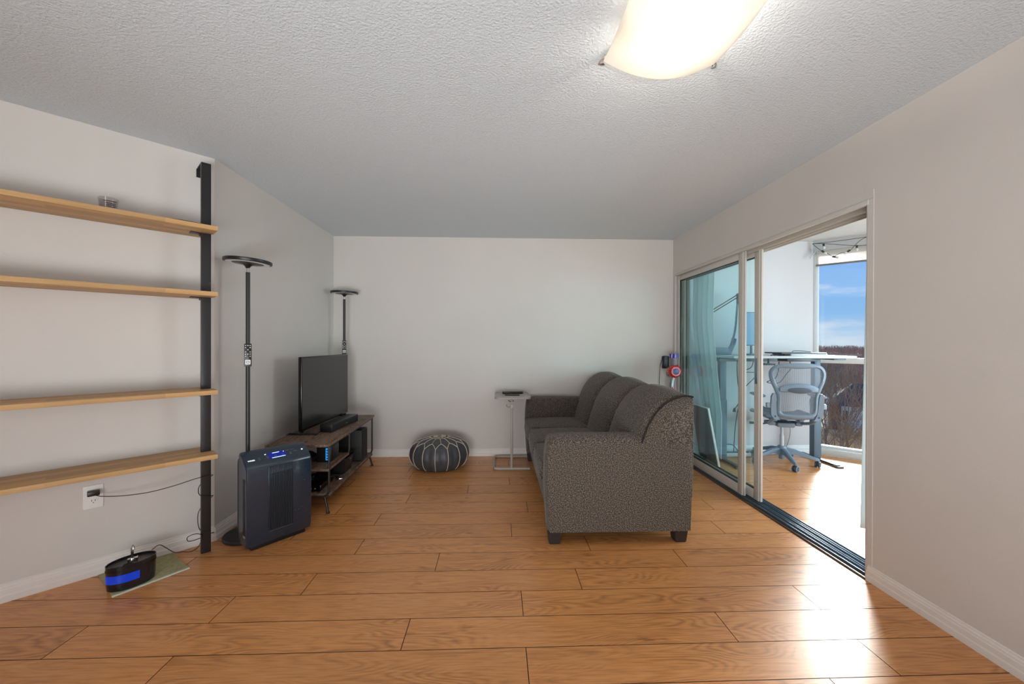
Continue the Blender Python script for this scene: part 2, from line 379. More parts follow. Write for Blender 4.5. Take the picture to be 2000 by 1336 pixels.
# 45 degree window wall of the sunroom: runs from (3.635,4.506) along (+,-)
W0 = Vector((3.632, YB, 0)); WD = Vector((I2, -I2, 0)); WN = Vector((I2, I2, 0))
def wp(s, z, n=0.0): v = W0 + WD * s + WN * n; return Vector((v.x, v.y, z))
def wbox(bm, s0, s1, z0, z1, n0, n1, bev=0.0, mi=0):
    c = (wp(s0, z0, n0) + wp(s1, z1, n1)) / 2
    bx(bm, c, (abs(s1 - s0), abs(n1 - n0), abs(z1 - z0)), bev, M=Matrix.Rotation(R(-45), 4, 'Z'), mi=mi)
bm = nb(); wbox(bm, 0, 1.45, 2.325, H, 0, 0.14); wbox(bm, 1.32, 1.45, -0.1, 2.325, 0, 0.14); wbox(bm, -0.02, 0.012, -0.1, 2.325, 0.0, 0.14); wbox(bm, 0, 1.45, -0.1, 0.012, 0.0, 0.14)
struct('wall_window', bm, sun_wall_m)
def window(n, P, s0, s1, mull):
    """frame with transom, panes above and below, wall face coordinates through P(bm, s0, s1, z0, z1, n0, n1)"""
    w_ = thing('window_%d' % n, None, None, kind='structure')
    f = nb(); P(f, s0, s0 + 0.035, 0.012, 2.325, 0.01, 0.09, 0.004); P(f, s1 - 0.035, s1, 0.012, 2.325, 0.01, 0.09, 0.004)
    P(f, s0, s1, 2.285, 2.325, 0.01, 0.09, 0.004); P(f, s0, s1, 0.012, 0.075, 0.0, 0.09, 0.004); P(f, s0, s1, 0.075, 0.105, 0.02, 0.09, 0.004)
    P(f, s0, s1, 1.045, 1.108, 0.012, 0.085, 0.004)
    for x in mull: P(f, x - 0.02, x + 0.02, 0.1, 2.3, 0.015, 0.085, 0.004)
    obj('window_frame', f, sun_trim_m, w_)
    xs = [s0 + 0.035] + list(mull) + [s1 - 0.035]
    for a, b in zip(xs, xs[1:]):
        for z0, z1 in ((0.10, 1.05), (1.10, 2.29)):
            g = nb(); P(g, a, b, z0, z1, 0.048, 0.052); obj('pane', g, win_glass, w_)
    return w_
window(1, wbox, 0.012, 1.32, [0.66])
# long outer wall of the sunroom (beyond the frame) with its row of windows
XW = (W0 + WD * 1.45).x; YW = (W0 + WD * 1.45).y
bm = nb(); b2(bm, (XW, -0.6, 2.325), (XW + 0.14, YW, H)); b2(bm, (XW, -0.6, -0.1), (XW + 0.14, YW, 0.012)); b2(bm, (XW, YW - 0.12, 0.0), (XW + 0.14, YW, 2.33)); b2(bm, (XW, -0.6, 0), (XW + 0.14, -0.45, 2.33)); struct('wall_outer', bm, wall_m)
def ybox(bm, s0, s1, z0, z1, n0, n1, bev=0.0): b2(bm, (XW + n0, s0, z0), (XW + n1, s1, z1), bev)
window(2, ybox, -0.45, 1.44, [0.5]); window(3, ybox, 1.44, YW - 0.12, [2.4])

# roller blind, rolled most of the way up in the diagonal window
blind_m = mat('blind_fabric', (246, 242, 238), 0.8)
ns, lk = nodes(blind_m); b = ns['Principled BSDF']; tr = ns.new('ShaderNodeBsdfTranslucent'); tr.inputs[0].default_value = (0.95, 0.93, 0.9, 1)
ms = ns.new('ShaderNodeMixShader'); ms.inputs[0].default_value = 0.85; lk.new(b.outputs[0], ms.inputs[1]); lk.new(tr.outputs[0], ms.inputs[2]); lk.new(ms.outputs[0], ns['Material Output'].inputs[0])
rb = thing('roller_blind', 'white roller blind rolled up high in the sunroom corner window', 'blind', wp(0.36, 2.32, 0.0))
def wloc(bm): bmesh.ops.translate(bm, vec=-wp(0.36, 2.32, 0.0), verts=bm.verts); return bm
g = nb(); wbox(g, 0.03, 0.66, 2.17, 2.32, 0.004, 0.006); obj('blind_fabric', wloc(g), blind_m, rb)
g = nb(); wbox(g, 0.025, 0.665, 2.15, 2.172, -0.004, 0.010, 0.004); obj('hem_bar', wloc(g), gry, rb)
# ------------------------------------------------------------------ baseboards (profiled)
BP = [(0, 0), (0.016, 0), (0.016, 0.028), (0.013, 0.033), (0.013, 0.055), (0.010, 0.060), (0.010, 0.066), (0.005, 0.073), (0.005, 0.078), (0.0, 0.082)]
def baseboard(name, pts, side, hs=1.0):
    """mitred run: pts along the wall foot, side = +1 when the room is on the left of the run"""
    P = [Vector(p) for p in pts]; bm = nb(); rings = []
    for i, p in enumerate(P):
        ds = []
        if i > 0: ds.append((P[i] - P[i - 1]).normalized())
        if i < len(P) - 1: ds.append((P[i + 1] - P[i]).normalized())
        nn = [Vector((-d.y, d.x)) * side for d in ds]; n = sum(nn, Vector((0, 0))).normalized(); k = 1 / max(0.3, n.dot(nn[0]))
        rings.append([bm.verts.new((p.x + n.x * k * a, p.y + n.y * k * a, z * hs)) for a, z in BP])
    for A, B in zip(rings, rings[1:]):
        for i in range(len(BP)): bm.faces.new([A[i], A[(i + 1) % len(BP)], B[(i + 1) % len(BP)], B[i]])
    bm.faces.new(rings[0]); bm.faces.new(rings[-1][::-1])
    return struct(name, bm, trim_m, ang=0.3)
baseboard('baseboard_left', [(-1.81, YB), (-1.81, 2.64), (D1.x, D1.y), (D1.x, -2.35)], 1, 1.1)
baseboard('baseboard_back', [(XR, YB), (-1.81, YB)], 1)
baseboard('baseboard_right', [(XR, -2.35), (XR, YJ - 0.004)], 1)
bs_ = baseboard('baseboard_sunroom', [(3.63, YB), (XO, YB)], 1, 1.2); bs_.data.materials[0] = sun_trim_m

# ------------------------------------------------------------------ sliding door
dr = thing('door_1', None, None, kind='structure')
bm = nb()
b2(bm, (XR - 0.008, YJ, ZD - 0.028), (XR + 0.012, YE, ZD), 0.003)
b2(bm, (XR + 0.012, YJ, ZD - 0.012), (XO + 0.005, YE, ZD))
for xx in (2.048, 2.099, 2.142): b2(bm, (xx - 0.003, YJ, ZD - 0.045), (xx + 0.003, YE, ZD - 0.01))
b2(bm, (XR - 0.008, YE - 0.016, 0), (XR + 0.02, YE, ZD), 0.003)
for xx in (2.048, 2.099, 2.142): b2(bm, (xx - 0.003, YE - 0.04, 0), (xx + 0.003, YE, ZD))
b2(bm, (XR + 0.0, YE - 0.01, 0), (XO, YE, ZD))
b2(bm, (XR - 0.004, YJ, 0), (XO + 0.004, YJ + 0.012, ZD), 0.002)
obj('door_frame', bm, alum, dr)
bm = nb(); b2(bm, (XR + 0.01, YJ + 0.01, 0), (XO, YE, 0.007))
for xx in (2.012, 2.048, 2.066, 2.099, 2.118, 2.144): b2(bm, (xx - 0.002, YJ + 0.01, 0), (xx + 0.002, YE, 0.017), 0.0008)
obj('sill_track', bm, alum2, dr)
bm = nb(); tube(bm, [(XR - 0.006, YJ, -0.002), (XR - 0.006, YE, -0.002)], 0, 12, flat=(0.016, 0.010, (0, 0, 1))); obj('threshold_strip', bm, bronze, dr)
def panel(x, y0, y1, lead):
    z0, z1 = 0.019, ZD - 0.02; sw = 0.058; t = 0.034
    bm = nb()
    b2(bm, (x, y0, z0), (x + t, y0 + sw, z1), 0.003); b2(bm, (x, y1 - sw, z0), (x + t, y1, z1), 0.003)
    b2(bm, (x + 0.003, y0 + sw, z1 - 0.062), (x + t - 0.003, y1 - sw, z1), 0.002); b2(bm, (x + 0.003, y0 + sw, z0), (x + t - 0.003, y1 - sw, z0 + 0.078), 0.002)
    if lead: b2(bm, (x + t * .3, y0 - 0.012, z0), (x + t * .8, y0, z1), 0.002)
    p = obj('door_panel', bm, alum, dr)
    bm = nb()
    for (a, b, c_, d) in ((y0 + sw, y0 + sw + 0.006, z0 + 0.078, z1 - 0.062), (y1 - sw - 0.006, y1 - sw, z0 + 0.078, z1 - 0.062), (y0 + sw, y1 - sw, z0 + 0.078, z0 + 0.086), (y0 + sw, y1 - sw, z1 - 0.070, z1 - 0.062)):
        b2(bm, (x + 0.007, a, c_), (x + t - 0.007, b, d))
    obj('rubber_seal', bm, blk, p)
    g = nb(); b2(g, (x + 0.015, y0 + sw, z0 + 0.07), (x + 0.019, y1 - sw, z1 - 0.055)); obj('glass_pane', g, door_glass, p)
    return p
panel(2.008, 3.228, YE - 0.018, True)
p2 = panel(2.060, 3.098, YE - 0.045, True)
bm = nb(); b2(bm, (2.056, 3.116, 0.945), (2.062, 3.146, 1.150), 0.003); b2(bm, (2.054, 3.124, 0.985), (2.058, 3.136, 1.11), 0.002); obj('door_handle', bm, alum2, p2)
# narrow casing line over the opening
bm = nb(); b2(bm, (XR - 0.003, YJ - 0.028, ZD + .0005), (XR + 0.001, YB, ZD + 0.045)); b2(bm, (XR - 0.003, YJ - 0.028, 0.085), (XR + 0.001, YJ - 0.0005, ZD - 0.001)); struct('trim_1', bm, wall_m)

# ------------------------------------------------------------------ curtains
curt_m = mat('sheer_curtain', (226, 236, 237), 0.9, noise=0.03, nscale=300)
ns, lk = nodes(curt_m); b = ns['Principled BSDF']; tr = ns.new('ShaderNodeBsdfTranslucent'); tr.inputs[0].default_value = (0.75, 0.8, 0.82, 1)
ms = ns.new('ShaderNodeMixShader'); ms.inputs[0].default_value = 0.45; lk.new(b.outputs[0], ms.inputs[1]); lk.new(tr.outputs[0], ms.inputs[2]); lk.new(ms.outputs[0], ns['Material Output'].inputs[0])
def curtain(label, f, nu=110, nv=34):
    bm = nb(); G = [[bm.verts.new(f(i / nu, j / nv)) for i in range(nu + 1)] for j in range(nv + 1)]
    for j in range(nv):
        for i in range(nu): bm.faces.new([G[j][i], G[j][i + 1], G[j + 1][i + 1], G[j + 1][i]])
    o = obj('curtain', bm, curt_m, ang=3)
    md = o.modifiers.new('t', 'SOLIDIFY'); md.thickness = 0.002
    return tag(o, label, 'curtain')
def far_curt(u, v):       # v 0 top, 1 bottom; u 0 wall end, 1 room end
    z = 2.25 - 2.19 * v
    fl = max(0, v - 0.35)
    y = 4.46 - u * (0.41 - 0.02 * fl) + 0.05 * fl * (1 - u)
    y0 = 4.46 - u * 0.41
    x = 2.215 + 0.115 * min(1, fl / 0.45) + (0.028 - .008 * v) * math.sin(u * 6.5 * math.pi * 1.35 + 0.8 * v) + 0.01 * math.sin(u * 31)
    return (x, y0 + 0.02 * math.sin(v * 3) + 0.06 * fl * u, z)
curtain('pale curtain bunched behind the glass at the far end of the sliding door', far_curt)
def near_curt(u, v):
    z = 2.25 - 2.10 * v
    return (2.205 + 0.03 * math.sin(u * 15) - 0.0 * v, 2.318 + 0.045 * v - u * 0.30, z)
curtain('pale curtain edge hanging just inside the near side of the door opening', near_curt)

# ------------------------------------------------------------------ sofa
sofa_m = mat('tweed_fabric', (92, 84, 77), 0.95, spec=0.12, sheen=0.15)
ns, lk = nodes(sofa_m); b = ns['Principled BSDF']
tcn = ns.new('ShaderNodeTexCoord')
va = ns.new('ShaderNodeTexNoise'); va.inputs['Scale'].default_value = 165; va.inputs['Detail'].default_value = 5; va.inputs['Roughness'].default_value = 0.7; lk.new(tcn.outputs['Object'], va.inputs['Vector'])
rp = ns.new('ShaderNodeValToRGB'); lk.new(va.outputs[0], rp.inputs[0]); el_ = rp.color_ramp.elements
el_[0].position = 0.40; el_[0].color = (*s2l((44, 38, 34)), 1); el_[1].position = 0.62; el_[1].color = (*s2l((138, 127, 115)), 1); q = el_.new(0.5); q.color = (*s2l((78, 70, 63)), 1)
lk.new(rp.outputs[0], b.inputs['Base Color'])
bp = ns.new('ShaderNodeBump'); bp.inputs['Strength'].default_value = 0.35; bp.inputs['Distance'].default_value = 0.0015; lk.new(va.outputs[0], bp.inputs['Height']); lk.new(bp.outputs[0], b.inputs['Normal'])
pipe_m = mat('dark_piping', (30, 26, 24), 0.9)
SO = thing('sofa', 'grey brown tweed three seat sofa with its back to the sliding door', 'sofa', (0.30, 2.49, 0))
SL = 1.965
def loft(rings, close_ends=True, loop=True):
    bm = nb(); Rg = [[bm.verts.new(p) for p in r] for r in rings]; n = len(Rg[0])
    for A, B in zip(Rg, Rg[1:]):
        for i in range(n if loop else n - 1):
            j = (i + 1) % n; bm.faces.new([A[i], A[j], B[j], B[i]])
    if close_ends: bm.faces.new(Rg[0][::-1]); bm.faces.new(Rg[-1])
    return bm
def armprof(top=0.0, ins=0.0):
    base = [(0.018, 0.085), (0.010, 0.2), (0.002, 0.33), (0.000, 0.43), (0.004, 0.55), (0.012, 0.62)]
    tp = [(0.020, 0.648), (0.042, 0.664), (0.10, 0.672), (0.25, 0.674), (0.45, 0.672), (0.64, 0.668), (0.80, 0.662), (0.90, 0.652), (0.935, 0.638)]
    bk = [(0.944, 0.60), (0.943, 0.4), (0.938, 0.2), (0.934, 0.085)]
    o = [(x + ins, z) for x, z in base] + [(x + ins * (1 if x < .1 else (-1 if x > .85 else 0)), z + top) for x, z in tp] + [(x - ins, z) for x, z in bk]
    return o
def arm(y0, y1):
    ys = []
    W_ = y1 - y0
    for k in range(13):
        t = k / 12; yy = y0 + W_ * t
        s = math.sin(math.pi * t) ** 0.5
        ins = 0.014 * (1 - min(1, 4 * t) ) + 0.014 * max(0, 4 * t - 3)
        ys.append((yy, -0.030 + 0.045 * s, ins))
    return loft([[(x, yy, z) for x, z in armprof(tp, ins)] for yy, tp, ins in ys])
obj('armrest', arm(0.0, 0.19), sofa_m, SO, ang=1.2); obj('armrest', arm(SL - 0.19, SL), sofa_m, SO, ang=1.2)
bm = nb(); b2(bm, (0.045, 0.19, 0.085), (0.93, SL - 0.19, 0.33), 0.02); obj('seat_base', bm, sofa_m, SO)
# back frame: side profile in x-z run along y
bprof = [(0.60, 0.30), (0.644, 0.66), (0.668, 0.745), (0.700, 0.810), (0.745, 0.868), (0.80, 0.908), (0.86, 0.928), (0.92, 0.932), (0.944, 0.915), (0.946, 0.80), (0.946, 0.60), (0.94, 0.30)]
bm = loft([[(x + (0.006 if k in (0, 3) else 0) * (1 if x < .8 else -1), y, z - (0.006 if k in (0, 3) else 0)) for x, z in bprof] for k, y in enumerate((0.010, 0.018, SL - 0.018, SL - 0.010))])
obj('backrest', bm, sofa_m, SO, ang=0.9)
cprof = [(0.56, 0.45), (0.585, 0.55), (0.612, 0.64), (0.640, 0.72), (0.672, 0.785), (0.712, 0.84), (0.765, 0.888), (0.825, 0.918), (0.885, 0.932), (0.935, 0.925)]
nrm = []
for i in range(len(cprof)):
    a = Vector(cprof[max(0, i - 1)]); c_ = Vector(cprof[min(len(cprof) - 1, i + 1)]); d = (c_ - a).normalized(); nrm.append(Vector((-d.y, d.x)))
# piping along the end seam of the back
for yy in (0.013, SL - 0.013):
    bm = nb(); tube(bm, [(p[0] + n_.x * 0.004, 0.0035 if yy < 1 else SL - 0.0035, p[1] + n_.y * 0.004) for p, n_ in list(zip(cprof, nrm))[2:]], 0.006, 8, sm=5); obj('piping', bm, pipe_m, SO)
# three back cushions
CW = (SL - 0.012) / 3
for k in range(3):
    y0 = 0.006 + k * CW; rings = []
    for j in range(17):
        t = j / 16; bul = (math.sin(math.pi * min(max(t, 0.0), 1.0))) ** 0.45
        ring = []
        for i, (p, n_) in enumerate(zip(cprof, nrm)):
            fall = 1.0 if i < 8 else (0.75 if i == 8 else 0.35)
            d = -0.004 + 0.052 * bul * fall
            ring.append((p[0] + n_.x * d, y0 + CW * t, p[1] + n_.y * d))
        ring += [(0.93, y0 + CW * t, 0.88), (0.75, y0 + CW * t, 0.80), (0.66, y0 + CW * t, 0.45)]
        rings.append(ring)
    obj('back_cushion', loft(rings), sofa_m, SO, ang=1.3)
# three seat cushions
SW = (SL - 0.38) / 3
for k in range(3):
    y0 = 0.19 + k * SW; bm = nb(); M_ = 14; G = []
    t = bmesh.new(); bmesh.ops.create_grid(t, x_segments=16, y_segments=12, size=0.5)
    t.free()
    x0, x1 = 0.012, 0.62; z0, z1 = 0.325, 0.470
    nu, nv = 18, 14
    def top(u, v): return 0.028 * (math.sin(math.pi * u) ** 0.5) * (math.sin(math.pi * v) ** 0.5)
    T = [[None] * (nv + 1) for _ in range(nu + 1)]; Bt = [[None] * (nv + 1) for _ in range(nu + 1)]
    for i in range(nu + 1):
        for j in range(nv + 1):
            u, v = i / nu, j / nv
            px = x0 + (x1 - x0) * u; py = y0 + 0.002 + (SW - 0.004) * v
            fr_ = 0.016 * math.sin(math.pi * v) * (1 - u) ** 4
            T[i][j] = bm.verts.new((px - fr_, py, z1 + top(u, v))); Bt[i][j] = bm.verts.new((px - fr_, py, z0))
    for i in range(nu):
        for j in range(nv):
            bm.faces.new([T[i][j], T[i + 1][j], T[i + 1][j + 1], T[i][j + 1]]); bm.faces.new([Bt[i][j], Bt[i][j + 1], Bt[i + 1][j + 1], Bt[i + 1][j]])
    rim = [(i, 0) for i in range(nu)] + [(nu, j) for j in range(nv)] + [(i, nv) for i in range(nu, 0, -1)] + [(0, j) for j in range(nv, 0, -1)]
    mid = []
    for (i, j) in rim:
        a = T[i][j].co; dx = -0.014 if i == 0 else 0
        mid.append([bm.verts.new((a.x + dx, a.y, a.z - 0.018)), bm.verts.new((a.x + dx * 1.6, a.y, a.z - 0.07)), bm.verts.new((a.x + dx, a.y, z0 + 0.02))])
    n = len(rim)
    for q_ in range(n):
        a, b_ = rim[q_], rim[(q_ + 1) % n]; A = [T[a[0]][a[1]]] + mid[q_] + [Bt[a[0]][a[1]]]; B = [T[b_[0]][b_[1]]] + mid[(q_ + 1) % n] + [Bt[b_[0]][b_[1]]]
        for h_ in range(4): bm.faces.new([A[h_], B[h_], B[h_ + 1], A[h_ + 1]])
    sc_ = obj('seat_cushion', bm, sofa_m, SO, ang=1.0)
    bm = nb(); yy0, yy1 = y0 + 0.006, y0 + SW - 0.006
    tube(bm, [(0.60, yy0, 0.472), (0.06, yy0, 0.476), (0.004, yy0 + 0.01, 0.462), (-0.006, (yy0 + yy1) / 2, 0.464), (0.004, yy1 - 0.01, 0.462), (0.06, yy1, 0.476), (0.60, yy1, 0.472)], 0.005, 6, sm=4)
    tube(bm, [(0.004, yy0 + .005, 0.462), (-0.012, yy0 + 0.004, 0.40), (0.0, yy0 + 0.005, 0.342)], 0.005, 6, sm=4)
    obj('piping', bm, sofa_m, sc_)
for (lx, ly) in ((0.085, 0.06), (0.87, 0.06), (0.085, SL - 0.135), (0.87, SL - 0.06)):
    bm = nb(); t = bmesh.new(); bmesh.ops.create_cube(t, size=1)
    for v in t.verts:
        s = 0.088 if v.co.z > 0 else 0.070; v.co = Vector((v.co.x * s, v.co.y * s, 0.0425 + v.co.z * 0.085))
    bmesh.ops.bevel(t, geom=list(t.edges), offset=0.004, segments=2, affect='EDGES'); merge(bm, t)
    obj('leg', bm, darkleg, SO, loc=(lx - 0.022 if lx < .5 else lx, ly, 0.001))

# ------------------------------------------------------------------ pouf
leath = mat('charcoal_leather', (66, 68, 72), 0.48, noise=0.22, nscale=14, bump=0.25, bscale=120)
cream = mat('cream_stitching', (206, 194, 176), 0.8)
rosem = mat('taupe_leather_top', (98, 88, 82), 0.55, noise=0.2, nscale=30)
PF = thing('pouf', 'round charcoal leather pouf with cream stitching against the back wall', 'pouf', (-0.595, 4.165, 0), R(6))
NP = 15
pp = [(0.0, 0.002), (0.20, 0.002), (0.245, 0.02), (0.278, 0.06), (0.297, 0.11), (0.300, 0.15), (0.290, 0.195), (0.268, 0.232), (0.235, 0.258), (0.19, 0.277), (0.14, 0.289), (0.09, 0.297), (0.05, 0.299), (0.02, 0.296), (0.0, 0.294)]
def pr(z0_r):  # interpolate surface
    pass
def pfn(th, r, z):
    c_ = abs(math.cos(th * NP / 2)); a = (1 - abs(math.sin(th * NP / 2)) ** 6)
    return 1 + (0.028 * (a - 0.7) if r > 0.12 else 0.0)
prof2 = [(p.x, p.y) for p in spline([(r, z, 0) for r, z in pp], 3)]
bm = nb(); lathe(bm, prof2, 180, fn=pfn); obj('pouf_cover', bm, leath, PF, ang=2)
def surf(s):   # s along profile index
    i = min(int(s), len(pp) - 2); t = s - i; return (pp[i][0] * (1 - t) + pp[i + 1][0] * t, pp[i][1] * (1 - t) + pp[i + 1][1] * t)
def P3(th, s, o=0.004, sw=0.0):
    r, z = surf(s); k = pfn(th, r, z); i = min(int(s), len(pp) - 2)
    d = Vector((pp[i + 1][0] - pp[i][0], pp[i + 1][1] - pp[i][1])).normalized(); n_ = Vector((d.y, -d.x))
    rr = r * k + n_.x * o; return (rr * math.cos(th), rr * math.sin(th), z + n_.y * o)
bm = nb(); bs = nb()
for k in range(NP):
    th = 2 * math.pi * (k + 0.0) / NP; th2 = 2 * math.pi * (k + 1) / NP; tm = (th + th2) / 2
    # seams sit at the creases, scallops arch between them, spokes rise from every arch
    tube(bs, [P3(th, s) for s in (1.6, 2.2, 3, 4, 5, 6, 7.0)], 0.0032, 6, sm=2)
    tube(bs, [P3(th, 7.0), P3(th + (tm - th) * .28, 7.7), P3(th + (tm - th) * .62, 8.25), P3(tm, 8.45), P3(tm + (th2 - tm) * .38, 8.25), P3(tm + (th2 - tm) * .72, 7.7), P3(th2, 7.0)], 0.0030, 6, sm=3)
    tube(bs, [P3(tm, s) for s in (8.45, 9.0, 9.8, 10.6)], 0.0028, 6, sm=2)
    tube(bs, [P3(tm, 10.6), P3(tm + 0.12, 10.95), P3(th2, 11.05), P3(th2 + (tm - th) - 0.12, 10.95), P3(th2 + (tm - th), 10.6)], 0.0026, 6, sm=2)
obj('stitching', bs, cream, PF)
bm = nb(); lathe(bm, [(0.0, 0.3035), (0.05, 0.303), (0.078, 0.3005), (0.08, 0.296), (0.0, 0.29)], 60); bs = obj('top_rosette', bm, rosem, PF)
bm = nb()
for k in range(12):
    a = 2 * math.pi * k / 12; tube(bm, [(0.022 * math.cos(a), 0.022 * math.sin(a), 0.3045), (0.055 * math.cos(a - .16), 0.055 * math.sin(a - .16), 0.3042), (0.068 * math.cos(a), 0.068 * math.sin(a), 0.3025), (0.055 * math.cos(a + .16), 0.055 * math.sin(a + .16), 0.3042)], 0.0022, 5, closed=True, sm=3)
obj('rosette_stitching', bm, cream, bs)

# ------------------------------------------------------------------ C-shaped side table
putty = mat('putty_painted_steel', (168, 162, 152), 0.4)
CT = thing('side_table', 'slim putty coloured C shaped side table with tray top beside the sofa', 'table', (0.155, 4.22, 0))
bm = nb(); tube(bm, [(0.17, -0.225, 0.014), (-0.10, -0.225, 0.014), (-0.150, -0.225, 0.014), (-0.176, -0.215, 0.014), (-0.186, -0.185, 0.014), (-0.186, 0.16, 0.014), (-0.176, 0.190, 0.014), (-0.150, 0.200, 0.014), (-0.1, 0.2, 0.014), (0.185, 0.2, 0.014)], 0.0125, 12); obj('base', bm, putty, CT)
bm = nb(); cyl(bm, (-0.012, -0.225, 0.02), (-0.012, -0.225, 0.40), 0.0125); cyl(bm, (-0.012, -0.225, 0.40), (-0.012, -0.225, 0.665), 0.0105); tube(bm, [(-0.012, -0.225, 0.66), (-0.012, -0.225, 0.685), (-0.012, -0.20, 0.698), (-0.012, 0.15, 0.698)], 0.0095, 10, sm=4); obj('column', bm, putty, CT)
bm = nb(); prism(bm, rrect(0.365, 0.44, 0.045, 8), 0.702, 0.716, 0.003)
poly = rrect(0.365, 0.44, 0.045, 8); tube(bm, [(x * .985, y * .985, 0.716) for x, y in poly], 0.0055, 8, closed=True); obj('tray', bm, putty, CT, loc=(0, 0.01, 0))
bm = nb(); b2(bm, (-0.025, -0.245, 0.612), (0.006, -0.205, 0.655), 0.004); tube(bm, [(-0.02, -0.235, 0.632), (-0.05, -0.240, 0.632), (-0.062, -0.245, 0.640), (-0.064, -0.245, 0.655)], 0, 8, sm=3, flat=(0.012, 0.003, (0, 0, 1))); obj('height_lever', bm, putty, CT)
bm = nb(); tube(bm, [(-0.045, -0.205, 0.692), (-0.03, -0.222, 0.684), (0.0, -0.225, 0.684), (0.002, -0.21, 0.694)], 0.004, 6, sm=3); obj('tray_clip', bm, blk2, CT)
def remote(name, label, loc, rz, Ls, Wd, th=0.018, rot=None, parent=None, sticker=False, rows=5):
    r = thing(name, label, 'remote control', loc, rz)
    if rot: r.rotation_euler = rot
    b_ = nb(); prism(b_, rrect(Ls, Wd, 0.012, 5), 0.0, th, 0.004); obj('remote_body', b_, blk, r)
    for i in range(rows):
        for j in (-1, 0, 1):
            if (i + j) % 2 == 0 or rows > 6:
                b_ = nb(); cyl(b_, (-Ls * 0.38 + i * Ls * 0.62 / max(1, rows - 1), j * Wd * 0.26, th - 0.001), (-Ls * 0.38 + i * Ls * 0.62 / max(1, rows - 1), j * Wd * 0.26, th + 0.0015), 0.0035, n=10); obj('button', b_, gry, r)
    if sticker:
        b_ = nb(); prism(b_, rrect(Wd * 0.7, Wd * 0.7, 0.001, 2, cx=Ls * 0.34), th, th + 0.0008); obj('sticker', b_, whitep, r)
    return r
remote('remote_control', 'long black remote control on the back of the side table tray', (0.165, 4.35, 0.7171), R(4), 0.225, 0.05, 0.022)
remote('remote_control', 'smaller black remote control in front of the longer one on the side table', (0.155, 4.20, 0.7171), R(-3), 0.155, 0.038, 0.010)

# ------------------------------------------------------------------ ceiling lamp
fro = bpy.data.materials.new('frosted_glass'); fro.use_nodes = True
ns, lk = nodes(fro); ns.clear(); o_ = ns.new('ShaderNodeOutputMaterial'); tl = ns.new('ShaderNodeBsdfTranslucent'); tl.inputs[0].default_value = (1.0, 0.98, 0.94, 1)
df = ns.new('ShaderNodeBsdfPrincipled'); df.inputs['Base Color'].default_value = (0.94, 0.92, 0.88, 1); df.inputs['Roughness'].default_value = 0.25
mx_ = ns.new('ShaderNodeMixShader'); mx_.inputs[0].default_value = 0.25; lk.new(tl.outputs[0], mx_.inputs[1]); lk.new(df.outputs[0], mx_.inputs[2]); lk.new(mx_.outputs[0], o_.inputs[0])
CLX, CLY = 0.651, 1.385
CL = thing('ceiling_light', 'frosted glass ceiling light with a curved bottom, lit', 'ceiling light', (CLX, CLY, H))
bm = nb(); prism(bm, rrect(0.30, 0.26, 0.02, 4), -0.022, -0.001, 0.003); obj('mounting_plate', bm, whitep, CL)
rings = []
nu = 28
A_, B_ = 0.226, 0.225
bm = nb(); G1 = []; G2 = []
for i in range(nu + 1):
    u = -1 + 2 * i / nu; row1 = []; row2 = []
    for j in range(13):
        v = -1 + 2 * j / 12
        z = -0.034 - 0.066 * (1 - u * u) - 0.024 * (1 - v * v)
        row1.append(bm.verts.new((A_ * u, B_ * v, z))); row2.append(bm.verts.new((A_ * u, B_ * v, z + 0.005)))
    G1.append(row1); G2.append(row2)
for i in range(nu):
    for j in range(12):
        bm.faces.new([G1[i][j], G1[i + 1][j], G1[i + 1][j + 1], G1[i][j + 1]]); bm.faces.new([G2[i][j], G2[i][j + 1], G2[i + 1][j + 1], G2[i + 1][j]])
for i in range(nu):
    bm.faces.new([G1[i][0], G2[i][0], G2[i + 1][0], G1[i + 1][0]]); bm.faces.new([G1[i][12], G1[i + 1][12], G2[i + 1][12], G2[i][12]])
for j in range(12):
    bm.faces.new([G1[0][j], G1[0][j + 1], G2[0][j + 1], G2[0][j]]); bm.faces.new([G1[nu][j], G2[nu][j], G2[nu][j + 1], G1[nu][j + 1]])
obj('glass_shade', bm, fro, CL, ang=1.2)
for sx in (-1, 1):
    for sy in (-1, 1):
        bm = nb(); tube(bm, [(sx * 0.13, sy * 0.12, -0.012), (sx * 0.20, sy * 0.205, -0.016), (sx * 0.232, sy * 0.234, -0.026), (sx * 0.236, sy * 0.238, -0.040), (sx * 0.222, sy * 0.226, -0.044)], 0, 8, sm=3, flat=(0.009, 0.002, (0, 0, 1))); obj('shade_clip', bm, chrome, CL)
for bxp in (-0.06, 0.05):
    bm = nb(); lathe(bm, [(0, -0.05), (0.018, -0.045), (0.026, -0.03), (0.018, -0.012), (0.012, 0.006), (0, 0.008)], 16, M=Matrix.Rotation(R(90), 4, 'Y')); 
    obj('bulb', bm, mat('bulb_glow', (255, 236, 205), 0.4, emit=(255, 228, 190), es=10), CL, loc=(bxp, 0.02, -0.05))
    light('ceiling_light_bulb', 'POINT', (CLX + bxp, CLY + 0.02, H - 0.052), 13.0, (1.0, 0.93, 0.84), 0.028)

# ------------------------------------------------------------------ wall shelf on the diagonal wall
# local frame: x runs along the wall away from the corner, y out of the wall towards the room
SHM = Matrix(((-I2, I2, 0, -1.81), (-I2, -I2, 0, 2.64), (0, 0, 1, 0), (0, 0, 0, 1)))
def dloc(t, s, z=0): v = SHM @ Vector((t, s, z)); return (v.x, v.y, v.z)
SH = thing('wall_shelf', 'open wall shelf with four light wood boards on black metal posts', 'shelf', (-1.81, 2.64, 0), R(-135))
